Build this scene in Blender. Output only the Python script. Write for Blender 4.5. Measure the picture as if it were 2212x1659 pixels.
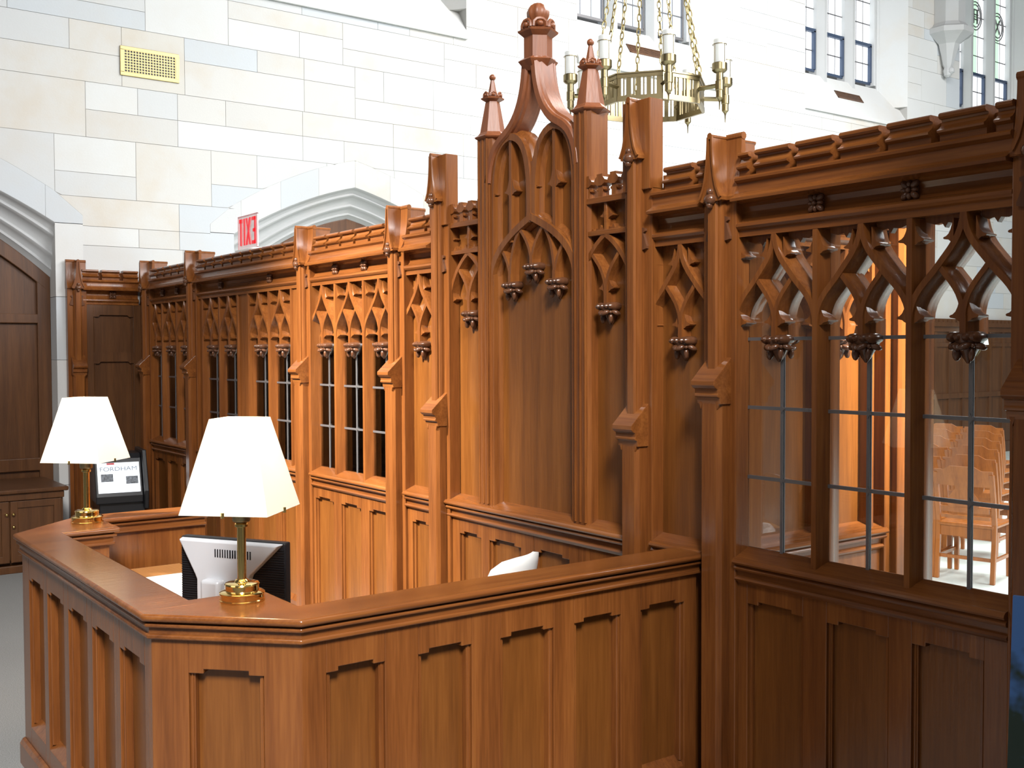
import bpy, bmesh, math, random
from math import sin, cos, tan, pi, radians, sqrt, atan2
from mathutils import Vector, Matrix

for o in list(bpy.data.objects):
    bpy.data.objects.remove(o)
SC = bpy.context.scene
COL = SC.collection
random.seed(7)

# ------------------------------------------------------------------ camera
HC = 1.75
yaw, pitch, roll = radians(36.271), radians(-1.803), radians(-0.218)
fw = Vector((sin(yaw)*cos(pitch), cos(yaw)*cos(pitch), sin(pitch)))
rt = Vector((cos(yaw), -sin(yaw), 0.0))
up = rt.cross(fw)
rt, up = cos(roll)*rt + sin(roll)*up, -sin(roll)*rt + cos(roll)*up
cam_data = bpy.data.cameras.new('camera')
cam = bpy.data.objects.new('camera', cam_data)
COL.objects.link(cam)
cam.matrix_world = Matrix(((rt.x, up.x, -fw.x, 0), (rt.y, up.y, -fw.y, 0), (rt.z, up.z, -fw.z, HC), (0, 0, 0, 1)))
cam_data.sensor_fit = 'HORIZONTAL'
cam_data.sensor_width = 36.0
cam_data.lens = 36.0*2314.0/2212.0
cam_data.clip_start = 0.05
SC.camera = cam

# ------------------------------------------------------------------ daylight
SC.view_settings.view_transform = 'Standard'
SC.view_settings.look = 'None'
SC.view_settings.exposure = 0.0
SC.view_settings.gamma = 1.0
SC.view_settings.use_curve_mapping = False
world = bpy.data.worlds.new('world')
SC.world = world
world.use_nodes = True
bg = world.node_tree.nodes['Background']
bg.inputs[0].default_value = (0.96, 0.98, 1.0, 1)
bg.inputs[1].default_value = 0.10


def area(name, loc, aim, sx, sy, power, color=(1, 1, 1), spread=180):
    d = bpy.data.lights.new(name, 'AREA')
    d.shape = 'RECTANGLE'
    d.size = sx
    d.size_y = sy
    d.energy = power
    d.color = color
    d.spread = radians(spread)
    o = bpy.data.objects.new(name, d)
    COL.objects.link(o)
    o.location = loc
    o.rotation_euler = (Vector(aim) - Vector(loc)).to_track_quat('-Z', 'Y').to_euler()
    return o


# tall clerestory windows behind and beside the photographer, plus two added overhead lights
area('window_light_high', (2.5, 0.3, 8.6), (4.2, 9.75, 3.6), 6.0, 2.5, 130, (1.0, 0.995, 0.985))  # added overhead to wash the stone wall, not a window
area('window_light_entrance', (-1.9, -4.2, 8.4), (2.0, 3.4, 0.8), 2.0, 2.6, 310, (1.0, 0.975, 0.95), 64)
area('window_light_gallery', (4.6, -8.0, 6.4), (3.0, 3.0, 2.0), 5.0, 4.0, 260, (.92, .96, 1.0))
area('window_light_side', (-6.5, 3.5, 6.5), (3.0, 7.5, 2.5), 5.0, 2.5, 60, (1.0, 0.98, 0.95))
area('window_light_hall', (10.0, -3.5, 7.4), (8.6, 7.6, 1.2), 6.0, 3.0, 1350, (0.98, 0.99, 1.0))
area('window_light_hall_high', (9.5, 4.8, 8.0), (9.0, 5.4, 0), 4.0, 3.0, 1150, (1.0, 0.99, 0.97))  # added overhead to brighten the hall floor and chairs, not a window
_d = bpy.data.lights.new('chandelier_light', 'POINT')  # unseen point light added to put small glints on the carving
_d.energy = 130
_d.color = (1.0, .95, .88)
_d.shadow_soft_size = .22
_o = bpy.data.objects.new('chandelier_light', _d)
COL.objects.link(_o)
_o.location = (-.8, 1.6, 5.4)
# ceiling downlight over the desk
_d = bpy.data.lights.new('desk_downlight', 'SPOT')
_d.energy = 6600
_d.color = (1.0, .94, .84)
_d.spot_size = radians(42)
_d.spot_blend = 1.0
_d.shadow_soft_size = .18
_o = bpy.data.objects.new('desk_downlight', _d)
COL.objects.link(_o)
_o.location = (-.9, 5.2, 4.7)
_o.rotation_euler = (Vector((3.0, 5.75, 1.05)) - _o.location).to_track_quat('-Z', 'Y').to_euler()

_d = bpy.data.lights.new('hall_downlight', 'SPOT')  # unseen spot added to brighten the side of the vestibule
_d.energy = 8500
_d.color = (1.0, .90, .74)
_d.spot_size = radians(20)
_d.spot_blend = 1.0
_d.shadow_soft_size = .12
_o = bpy.data.objects.new('hall_downlight', _d)
COL.objects.link(_o)
_o.location = (4.9, .4, 4.6)
_o.rotation_euler = (Vector((4.22, 2.76, 1.85)) - _o.location).to_track_quat('-Z', 'Y').to_euler()


# ------------------------------------------------------------------ materials
def _mat(name):
    m = bpy.data.materials.new(name)
    m.use_nodes = True
    nt = m.node_tree
    return m, nt, nt.nodes, nt.links, nt.nodes['Principled BSDF']


def wood(name, axis='z', light=(.265, .094, .022), mid=(.17, .055, .013), dark=(.085, .0255, .007), rough=.22, seed=0.0):
    m, nt, N, L, b = _mat(name)
    tc = N.new('ShaderNodeTexCoord')
    mp = N.new('ShaderNodeMapping')
    lo, hi = 0.9, 16.0
    mp.inputs['Scale'].default_value = {'z': (hi, hi, lo), 'y': (hi, lo, hi), 'x': (lo, hi, hi)}[axis]
    mp.inputs['Location'].default_value = (seed, seed*1.7, seed*.6)
    L.new(tc.outputs['Object'], mp.inputs['Vector'])
    n1 = N.new('ShaderNodeTexNoise')
    n1.inputs['Scale'].default_value = 1.0
    n1.inputs['Detail'].default_value = 5
    n1.inputs['Distortion'].default_value = .6
    L.new(mp.outputs[0], n1.inputs['Vector'])
    n2 = N.new('ShaderNodeTexNoise')
    n2.inputs['Scale'].default_value = 7.0
    n2.inputs['Detail'].default_value = 3
    L.new(mp.outputs[0], n2.inputs['Vector'])
    n3 = N.new('ShaderNodeTexNoise')
    n3.inputs['Scale'].default_value = 1.6
    L.new(tc.outputs['Object'], n3.inputs['Vector'])
    r = N.new('ShaderNodeValToRGB')
    e = r.color_ramp.elements
    e[0].position, e[0].color = .28, (*dark, 1)
    e[1].position, e[1].color = .74, (*light, 1)
    k = e.new(.5)
    k.color = (*mid, 1)
    a = N.new('ShaderNodeMath'); a.operation = 'MULTIPLY_ADD'
    a.inputs[1].default_value = .30
    L.new(n2.outputs[0], a.inputs[0])
    s = N.new('ShaderNodeMath'); s.operation = 'MULTIPLY'
    s.inputs[1].default_value = .55
    L.new(n1.outputs[0], s.inputs[0])
    L.new(s.outputs[0], a.inputs[2])
    a2 = N.new('ShaderNodeMath'); a2.operation = 'MULTIPLY_ADD'
    a2.inputs[1].default_value = .15
    L.new(n3.outputs[0], a2.inputs[0])
    L.new(a.outputs[0], a2.inputs[2])
    L.new(a2.outputs[0], r.inputs[0])
    L.new(r.outputs[0], b.inputs['Base Color'])
    b.inputs['Roughness'].default_value = rough
    b.inputs['Specular IOR Level'].default_value = .5
    bp = N.new('ShaderNodeBump')
    bp.inputs['Strength'].default_value = .06
    bp.inputs['Distance'].default_value = .01
    L.new(n2.outputs[0], bp.inputs['Height'])
    L.new(bp.outputs[0], b.inputs['Normal'])
    return m


def plain(name, col, rough=.5, metal=0.0, noise=0.0, nscale=30.0, bump=0.0):
    m, nt, N, L, b = _mat(name)
    b.inputs['Base Color'].default_value = (*col, 1)
    b.inputs['Roughness'].default_value = rough
    b.inputs['Metallic'].default_value = metal
    if noise or bump:
        tc = N.new('ShaderNodeTexCoord')
        n = N.new('ShaderNodeTexNoise')
        n.inputs['Scale'].default_value = nscale
        n.inputs['Detail'].default_value = 4
        L.new(tc.outputs['Object'], n.inputs['Vector'])
        if noise:
            r = N.new('ShaderNodeValToRGB')
            e = r.color_ramp.elements
            e[0].position, e[1].position = .3, .7
            e[0].color = (*[max(0, c*(1-noise)) for c in col], 1)
            e[1].color = (*[min(1, c*(1+noise)) for c in col], 1)
            L.new(n.outputs[0], r.inputs[0])
            L.new(r.outputs[0], b.inputs['Base Color'])
        if bump:
            bp = N.new('ShaderNodeBump')
            bp.inputs['Strength'].default_value = bump
            bp.inputs['Distance'].default_value = .01
            L.new(n.outputs[0], bp.inputs['Height'])
            L.new(bp.outputs[0], b.inputs['Normal'])
    return m


def stone(name, col, stain=(.52, .43, .31), amt=.5):
    m, nt, N, L, b = _mat(name)
    tc = N.new('ShaderNodeTexCoord')
    n = N.new('ShaderNodeTexNoise')
    n.inputs['Scale'].default_value = 1.7
    n.inputs['Detail'].default_value = 7
    n.inputs['Roughness'].default_value = .62
    L.new(tc.outputs['Object'], n.inputs['Vector'])
    r = N.new('ShaderNodeValToRGB')
    e = r.color_ramp.elements
    e[0].position, e[0].color = .47, (0, 0, 0, 1)
    e[1].position, e[1].color = .74, (amt, amt, amt, 1)
    L.new(n.outputs[0], r.inputs[0])
    mx = N.new('ShaderNodeMix')
    mx.data_type = 'RGBA'
    mx.inputs[6].default_value = (*col, 1)
    mx.inputs[7].default_value = (*stain, 1)
    L.new(r.outputs[0], mx.inputs[0])
    L.new(mx.outputs[2], b.inputs['Base Color'])
    b.inputs['Roughness'].default_value = .8
    n2 = N.new('ShaderNodeTexNoise')
    n2.inputs['Scale'].default_value = 60
    L.new(tc.outputs['Object'], n2.inputs['Vector'])
    bp = N.new('ShaderNodeBump')
    bp.inputs['Strength'].default_value = .05
    bp.inputs['Distance'].default_value = .01
    L.new(n2.outputs[0], bp.inputs['Height'])
    L.new(bp.outputs[0], b.inputs['Normal'])
    return m


def glow(name, col, strength):
    m, nt, N, L, b = _mat(name)
    b.inputs['Base Color'].default_value = (*[c*.6 for c in col], 1)
    b.inputs['Emission Color'].default_value = (*col, 1)
    b.inputs['Emission Strength'].default_value = strength
    b.inputs['Roughness'].default_value = .3
    return m


def glass_mat(name, tint=(.96, .97, .97), ior=1.45):
    m = bpy.data.materials.new(name)
    m.use_nodes = True
    N, L = m.node_tree.nodes, m.node_tree.links
    N.remove(N['Principled BSDF'])
    out = N['Material Output']
    tr = N.new('ShaderNodeBsdfTransparent')
    tr.inputs[0].default_value = (*tint, 1)
    gl = N.new('ShaderNodeBsdfGlossy')
    gl.inputs['Roughness'].default_value = .01
    fr = N.new('ShaderNodeFresnel')
    fr.inputs[0].default_value = ior
    mx = N.new('ShaderNodeMixShader')
    L.new(fr.outputs[0], mx.inputs[0])
    L.new(tr.outputs[0], mx.inputs[1])
    L.new(gl.outputs[0], mx.inputs[2])
    L.new(mx.outputs[0], out.inputs[0])
    return m


def frosted(name, col, clear):
    m = bpy.data.materials.new(name)
    m.use_nodes = True
    N, L = m.node_tree.nodes, m.node_tree.links
    b = N['Principled BSDF']
    b.inputs['Base Color'].default_value = (*col, 1)
    b.inputs['Roughness'].default_value = .2
    tr = N.new('ShaderNodeBsdfTransparent')
    mx = N.new('ShaderNodeMixShader')
    mx.inputs[0].default_value = clear
    L.new(b.outputs[0], mx.inputs[1])
    L.new(tr.outputs[0], mx.inputs[2])
    L.new(mx.outputs[0], N['Material Output'].inputs[0])
    return m


def shade_mat(name):
    m = bpy.data.materials.new(name)
    m.use_nodes = True
    N, L = m.node_tree.nodes, m.node_tree.links
    N.remove(N['Principled BSDF'])
    out = N['Material Output']
    d = N.new('ShaderNodeBsdfDiffuse')
    d.inputs[0].default_value = (.90, .87, .78, 1)
    t = N.new('ShaderNodeBsdfTranslucent')
    t.inputs[0].default_value = (.92, .86, .72, 1)
    mx = N.new('ShaderNodeMixShader')
    mx.inputs[0].default_value = .35
    L.new(d.outputs[0], mx.inputs[1])
    L.new(t.outputs[0], mx.inputs[2])
    L.new(mx.outputs[0], out.inputs[0])
    return m


W_Z = wood('oak_upright_grain', 'z')
W_Y = wood('oak_grain_along_screen', 'y', seed=3)
W_X = wood('oak_grain_across', 'x', seed=5)
W_P = wood('oak_panel', 'z', light=(.225, .081, .017), mid=(.155, .052, .010), dark=(.09, .029, .006), rough=.30, seed=9)
W_C = wood('oak_carving', 'z', light=(.15, .062, .028), mid=(.10, .040, .019), dark=(.05, .02, .010), rough=.20, seed=2)
W_R = wood('oak_reddish', 'z', light=(.27, .088, .030), mid=(.195, .060, .020), dark=(.12, .035, .013), rough=.42, seed=4)
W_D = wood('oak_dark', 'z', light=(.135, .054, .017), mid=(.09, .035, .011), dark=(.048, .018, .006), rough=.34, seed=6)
W_CH = wood('chair_wood', 'z', light=(.42, .15, .035), mid=(.31, .10, .02), dark=(.19, .055, .012), rough=.26, seed=1)
BRASS = plain('polished_brass', (.83, .60, .22), .12, 1.0)
BRASS_D = plain('dull_brass', (.26, .21, .115), .32, 1.0)
BRASS_S = plain('satin_brass', (.46, .37, .18), .5, 1.0)
DARKMET = plain('dark_bronze', (.05, .035, .02), .3, .8)
LEAD = plain('lead_came', (.17, .165, .17), .42, .55)
STEEL = plain('window_steel', (.05, .075, .13), .5, .2)
GLASS = glass_mat('clear_glass')
SHADE = shade_mat('cream_shade')
BLACK = plain('black_plastic', (.012, .012, .014), .35)
SILVER = plain('silver_plastic', (.62, .63, .66), .35, .15)
WHITE = plain('white_plastic', (.85, .85, .83), .4)
PAPER = plain('paper', (.88, .88, .86), .7)
CARPET = plain('grey_carpet', (.24, .242, .236), .95, 0, .35, 220, .25)
TILE = plain('pale_stone_floor', (.62, .70, .67), .35, 0, .12, 3)
ST = [stone('stone_cream', (.560, .555, .535)), stone('stone_white', (.590, .598, .592), amt=.2),
      stone('stone_yellow', (.560, .545, .505), (.50, .41, .29), .5), stone('stone_blue_grey', (.505, .535, .560), amt=.15),
      stone('stone_pale_grey', (.535, .548, .552), amt=.25), stone('stone_warm_grey', (.535, .530, .512), amt=.4)]
MORTAR = plain('mortar', (.40, .395, .38), .9)
ST_TRIM = stone('stone_dressed', (.44, .45, .455), (.40, .37, .32), .25)
SKY = glow('window_daylight', (.93, .97, 1.0), 1.6)
SKY_G = glow('green_window_glass', (.60, .93, .66), .85)
SKY_B = glow('blue_grey_window_glass', (.66, .76, .88), .95)


# ------------------------------------------------------------------ mesh building
def ID(u, n, z): return (u, n, z)
def SCR(u, n, z): return (3.0 - n, u, z)          # the long screen: u along it, n out of it
def VES(u, n, z): return (u, 2.76 - n, z)         # the side of the vestibule behind it
def RET(u, n, z): return (u, 9.70 - n, z)         # the panelling against the stone wall


def bez(p0, p1, p2, p3, n=8):
    r = []
    for i in range(n+1):
        t = i/n
        a, b, c, d = (1-t)**3, 3*t*(1-t)**2, 3*t*t*(1-t), t**3
        r.append(tuple(a*p0[k]+b*p1[k]+c*p2[k]+d*p3[k] for k in range(len(p0))))
    return r


class MB:
    def __init__(s, T=ID):
        s.T, s.v, s.f, s.m, s.cur = T, [], [], [], 0

    def add(s, vs, fs):
        b = len(s.v)
        s.v += [Vector(s.T(*p)) for p in vs]
        s.f += [tuple(b+i for i in f) for f in fs]
        s.m += [s.cur]*len(fs)

    def loft(s, rings, closed=True, caps=True):
        n = len(rings[0])
        vs = [p for r in rings for p in r]
        fs = []
        for i in range(len(rings)-1):
            for j in range(n if closed else n-1):
                k = (j+1) % n
                fs.append((i*n+j, i*n+k, (i+1)*n+k, (i+1)*n+j))
        if caps and closed:
            fs.append(tuple(range(n)))
            fs.append(tuple((len(rings)-1)*n+j for j in range(n)))
        s.add(vs, fs)

    def box(s, u0, u1, n0, n1, z0, z1):
        s.loft([[(u0, n0, z), (u1, n0, z), (u1, n1, z), (u0, n1, z)] for z in (z0, z1)])

    def ext(s, prof, u0, u1):                      # profile in (n,z) run along u
        s.loft([[(u, a, b) for a, b in prof] for u in (u0, u1)])

    def extn(s, poly, n0, n1):                     # outline in (u,z) given thickness along n
        s.loft([[(a, n, b) for a, b in poly] for n in (n0, n1)])

    def extz(s, poly, z0, z1):
        s.loft([[(a, b, z) for a, b in poly] for z in (z0, z1)])

    def sweep(s, path, sec, closed=False):         # path in (u,z); section (side, n)
        P = [Vector(p) for p in path]
        R = []
        for i, p in enumerate(P):
            if closed:
                a, b = P[i-1], P[(i+1) % len(P)]
            else:
                a, b = P[max(i-1, 0)], P[min(i+1, len(P)-1)]
            d1 = (p-a).normalized() if (p-a).length > 1e-9 else (b-p).normalized()
            d2 = (b-p).normalized() if (b-p).length > 1e-9 else d1
            t = (d1+d2)
            t = t.normalized() if t.length > 1e-6 else d1
            nn = Vector((-t.y, t.x))
            k = 1/max(.5, d1.dot(t))
            R.append([(p.x+nn.x*a*k, b, p.y+nn.y*a*k) for a, b in sec])
        if closed:
            R.append(R[0])
        s.loft(R, caps=not closed)

    def lathe(s, c, prof, seg=20, rot=0.0, flute=0.0):
        rings = []
        for r, z in prof:
            rings.append([(c[0]+r*cos(rot+2*pi*j/seg), c[1]+r*sin(rot+2*pi*j/seg), z) for j in range(seg)])
        s.loft(rings)

    def ell(s, c, r, seg=10, rg=6, ang=0.0):
        vs, fs = [], []
        for i in range(rg+1):
            th = pi*i/rg
            for j in range(seg):
                ph = 2*pi*j/seg
                a, n, z = r[0]*sin(th)*cos(ph), r[1]*sin(th)*sin(ph), r[2]*cos(th)
                vs.append((c[0]+a*cos(ang)-z*sin(ang), c[1]+n, c[2]+a*sin(ang)+z*cos(ang)))
        for i in range(rg):
            for j in range(seg):
                k = (j+1) % seg
                if i == 0:
                    fs.append((j, seg+j, seg+k))
                elif i == rg-1:
                    fs.append((i*seg+j, (i+1)*seg+j, i*seg+k))
                else:
                    fs.append((i*seg+j, (i+1)*seg+j, (i+1)*seg+k, i*seg+k))
        s.add(vs, fs)

    def tube(s, path, r, seg=8, closed=False):
        P = [Vector(p) for p in path]
        R = []
        ref = None
        for i, p in enumerate(P):
            if closed:
                t = (P[(i+1) % len(P)]-P[i-1]).normalized()
            else:
                t = (P[min(i+1, len(P)-1)]-P[max(i-1, 0)]).normalized()
            if ref is None:
                ref = Vector((0, 0, 1)) if abs(t.z) < .9 else Vector((1, 0, 0))
            a = (ref - t*ref.dot(t)).normalized()
            ref = a
            b = t.cross(a)
            rr = r[i] if isinstance(r, (list, tuple)) else r
            R.append([tuple(p+a*rr*cos(2*pi*j/seg)+b*rr*sin(2*pi*j/seg)) for j in range(seg)])
        if closed:
            R.append(R[0])
        s.loft(R, caps=not closed)


def root_of(o):
    while o.parent:
        o = o.parent
    return o


def make(name, mb, mat, parent=None, bevel=0.0, seg=2, smooth=32, local=False):
    off = Vector((0, 0, 0))
    if parent is not None and not local:
        off = root_of(parent).location.copy()
    me = bpy.data.meshes.new(name)
    me.from_pydata([v-off for v in mb.v], [], mb.f)
    mats = mat if isinstance(mat, list) else [mat]
    for m in mats:
        me.materials.append(m)
    if len(mats) > 1:
        me.polygons.foreach_set('material_index', mb.m)
    bm = bmesh.new()
    bm.from_mesh(me)
    bmesh.ops.remove_doubles(bm, verts=bm.verts, dist=1e-6)
    bmesh.ops.recalc_face_normals(bm, faces=bm.faces)
    bm.to_mesh(me)
    bm.free()
    if smooth:
        me.shade_smooth()
        me.set_sharp_from_angle(angle=radians(smooth))
    o = bpy.data.objects.new(name, me)
    COL.objects.link(o)
    if parent is not None:
        o.parent = parent
    if bevel:
        b = o.modifiers.new('bevel', 'BEVEL')
        b.width = bevel
        b.segments = seg
        b.limit_method = 'ANGLE'
        b.angle_limit = radians(40)
    return o


def tag(o, label, cat, group=None):
    o['label'] = label
    o['category'] = cat
    if group:
        o['group'] = group
    return o


def thing(name, label, cat, loc=(0, 0, 0), rz=0.0, group=None):
    o = bpy.data.objects.new(name, None)
    o.empty_display_size = .1
    COL.objects.link(o)
    o.location = loc
    o.rotation_euler = (0, 0, rz)
    return tag(o, label, cat, group)


def struct(o):
    o['kind'] = 'structure'
    return o


def copy_tree(src, loc, rz=0.0, label=None):
    r = src.copy()
    COL.objects.link(r)
    r.location = loc
    r.rotation_euler = (0, 0, rz)
    if label:
        r['label'] = label
    for ch in src.children:
        c = ch.copy()
        COL.objects.link(c)
        c.parent = r
        for g in ch.children:
            d = g.copy()
            COL.objects.link(d)
            d.parent = c
    return r


def offset_poly(poly, d):
    """inset a counter-clockwise outline by d (one value, or one for each edge)"""
    n = len(poly)
    out = []
    for i in range(n):
        p0, p1, p2 = Vector(poly[i-1]), Vector(poly[i]), Vector(poly[(i+1) % n])
        a, b = (p1-p0).normalized(), (p2-p1).normalized()
        na, nb = Vector((-a.y, a.x)), Vector((-b.y, b.x))
        da, db = (d[i-1], d[i]) if isinstance(d, (list, tuple)) else (d, d)
        # meet of the two shifted edges
        q0, q1 = p1+na*da, p1+nb*db
        t = ((q1-q0).x*b.y-(q1-q0).y*b.x)/(a.x*b.y-a.y*b.x)
        q = q0+a*t
        out.append((q.x, q.y))
    return out


# ------------------------------------------------------------------ the setting: floor, stone wall, windows, doors
mb = MB(); mb.box(-5, 2.98, -1.5, 9.9, -.1, 0)
struct(make('floor', mb, CARPET, smooth=0))
mb = MB(); mb.box(2.98, 22, -1.5, 9.9, -.1, 0)
struct(make('floor_hall', mb, TILE, smooth=0))

WY = 9.75
ARCH = [1.01, 5.19]                               # centres of the two door arches
AW = 1.29
WIN = [(4.02, 6.56), (8.12, 10.63), (12.26, 14.70), (16.12, 18.62)]
WZ0, WZ1 = 5.12, 8.3


def arch_out(u): u = abs(u); return 3.41 - .23*u - .15*u*u
def arch_in(u): u = abs(u); return 3.11 - .20*u - .27*u*u


JW = 1.52                                         # outer edge of the dressed surround
HOLES = [(x0, x1, WZ0, WZ1) for x0, x1 in WIN]
AHOLES = [(a-JW, a+JW, -1, 3.72) for a in ARCH]


def ring_top(u):
    u = abs(u)
    return arch_out(u)+.27 if u < AW else arch_out(AW)+.27-(u-AW)*.85


def cut(rects, h):
    out = []
    for (a, b, c, d) in rects:
        if h[1] <= a or h[0] >= b or h[3] <= c or h[2] >= d:
            out.append((a, b, c, d))
            continue
        if a < h[0]: out.append((a, h[0], c, d))
        if b > h[1]: out.append((h[1], b, c, d))
        l, r = max(a, h[0]), min(b, h[1])
        if c < h[2]: out.append((l, r, c, h[2]))
        if d > h[3]: out.append((l, r, h[3], d))
    return out


mb = MB()
X0, X1, Z1 = -1.5, 21.0, 8.6
rs = [(X0, X1, 0, Z1)]
for h in HOLES+AHOLES: rs = cut(rs, h)
mb.cur = 6
for (a, b, c, d) in rs: mb.box(a, b, WY+.006, WY+.55, c, d)
G = .004


def block(a, b, c, d, m=None):
    rr = [(a, b, c, d)]
    for h in HOLES: rr = cut(rr, h)
    mb.cur = m if m is not None else random.choices(range(6), (5, 6, 1.6, 2.4, 4, 3))[0]
    tone = mb.cur
    for (p, q, r, t) in rr:
        e = [G/2 if abs(p-a) < 1e-6 else 0, G/2 if abs(q-b) < 1e-6 else 0]
        if q-p < .012 or t-r < .012: continue
        p, q, r, t = p+e[0], q-e[1], r+G/2, t-G/2
        for part in cut([(p, q, r, t)], AHOLES[0]):
            for (i, j, k, l) in cut([part], AHOLES[1]):
                mb.box(i, j, WY, WY+.006, k, l)
        for ac in ARCH:                            # the piece of the stone above the arch ring
            i, j = max(p, ac-JW), min(q, ac+JW)
            tt = min(t, 3.72)
            if j-i < .01 or tt <= r: continue
            n = max(1, int((j-i)/.05))
            for s in range(n):
                ua, ub = i+(j-i)*s/n, i+(j-i)*(s+1)/n
                za, zb = max(r, ring_top(ua-ac)), max(r, ring_top(ub-ac))
                if za >= tt and zb >= tt: continue
                mb.extn([(ua, min(za, tt)), (ub, min(zb, tt)), (ub, tt), (ua, tt)], WY, WY+.3)


z = 0.0
while z < Z1:
    H = random.choice((.42, .48, .52, .56))
    H = min(H, Z1-z)
    x = X0 - random.random()*.5
    while x < X1:
        k = random.random()
        wd = random.uniform(.55, 1.25)
        e = min(x+wd, X1)
        a = max(x, X0)
        if e > a+.02:
            if k < .25 and wd < .9:
                block(a, e, z, z+H)
            else:
                s = H*random.choice((.4, .5, .5, .6))
                for (p, q) in ((z, z+s), (z+s, z+H)):
                    if random.random() < .4 and e-a > .7:
                        f = a+(e-a)*random.uniform(.35, .65)
                        block(a, f, p, q); block(f, e, p, q)
                    else:
                        block(a, e, p, q)
        x = e
    z += H
# dressed surround of each arch: jamb stones, voussoirs and spandrel pieces
for ac in ARCH:
    for sg in (-1, 1):
        zz = 0
        while zz < 2.85:
            h = min(random.uniform(.45, .75), 2.86-zz)
            mb.cur = random.choice((1, 3, 4, 1))
            p, q = sorted((ac+sg*AW, ac+sg*JW))
            mb.box(p, q, WY, WY+.3, zz+G/2, zz+h-G/2)
            zz += h
    n = 30
    us = [-JW+2*JW*i/n for i in range(n+1)] + [-AW, AW]
    us = sorted(us)
    tones = [random.choice((1, 3, 4, 0, 1)) for _ in range(40)]
    f = lambda u: arch_out(u) if abs(u) <= AW+1e-9 else arch_out(AW)
    for i in range(len(us)-1):
        a, b = us[i], us[i+1]
        if b-a < 1e-6: continue
        mb.cur = tones[i//4]
        a2 = a+(G/2 if i % 4 == 0 else 0)
        mb.extn([(ac+a2, f(a2)), (ac+b, f(b)), (ac+b, ring_top(b)-.001), (ac+a2, ring_top(a2)-.001)], WY, WY+.3)
for ac in ARCH:                                    # mortar bed behind the stones above each ring
    mb.cur = 6
    us = [-JW+2*JW*i/60 for i in range(61)]
    for a, b in zip(us, us[1:]):
        mb.extn([(ac+a, ring_top(a)-.03), (ac+b, ring_top(b)-.03), (ac+b, 3.72), (ac+a, 3.72)], WY+.004, WY+.28)
wall = struct(make('wall_back', mb, ST+[MORTAR], smooth=0))

# moulded heads and panelled oak infill of the two arches
STN = [(0, 0), (.03, .006), (.06, .03), (.11, .05), (.17, .062), (.205, .05), (.24, .046), (.28, .055), (.30, .07), (.38, .10), (.45, .115),
       (.52, .12), (.55, .108), (.59, .104), (.63, .112), (.66, .13), (.73, .152), (.80, .165), (.83, .156), (.87, .156), (.90, .17), (1, .2)]
for i, ac in enumerate(ARCH):
    mb = MB()
    rings = []
    us = [-AW+2*AW*k/32 for k in range(33)]
    for (t, d) in STN:
        rings.append([(ac+u, WY+d, arch_out(u)+(arch_in(u)-arch_out(u))*t) for u in us])
    mb.loft(rings, closed=False)
    d = struct(make('trim_%d' % (i+1), mb, ST_TRIM, smooth=40))
    # oak door
    door = bpy.data.objects.new('door_%d' % (i+1), None)
    COL.objects.link(door)
    door.location = (ac, WY+.2, 0)
    struct(door)
    mb = MB()
    mb.extn([(ac-AW, 0)]+[(ac+u, arch_in(u)) for u in us]+[(ac+AW, 0)], WY+.235, WY+.27)
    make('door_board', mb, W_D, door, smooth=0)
    mb = MB()
    Y0, Y1 = WY+.195, WY+.236
    for j in range(32):
        a, b = us[j], us[j+1]
        mb.extn([(ac+a, arch_in(a)), (ac+b, arch_in(b)), (ac+b, arch_in(b)-.14), (ac+a, arch_in(a)-.14)], Y0, Y1)
    for a, b in ((-1.29, -1.18), (-.70, -.58), (-.06, .06), (.58, .70), (1.18, 1.29)):
        mb.extn([(ac+a, 0), (ac+b, 0), (ac+b, arch_in(b)-.05), (ac+a, arch_in(a)-.05)], Y0+.001, Y1)
    for a, b in ((2.0, 2.08), (.72, .83), (0, .15)):
        mb.box(ac-1.2, ac+1.2, Y0+.002, Y1, a, b)
    make('door_frame', mb, W_D, door, bevel=.006, smooth=0)

# unseen block added on the right to keep light off the end bay
mb = MB(); mb.extz([(1.25, -1.45), (3.3, -1.45), (3.3, 1.40), (2.88, 1.40), (2.2, 1.10), (1.5, .74), (1.25, .50)], 0, 3.4)
struct(make('wall_right', mb, ST[4], smooth=0))

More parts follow.
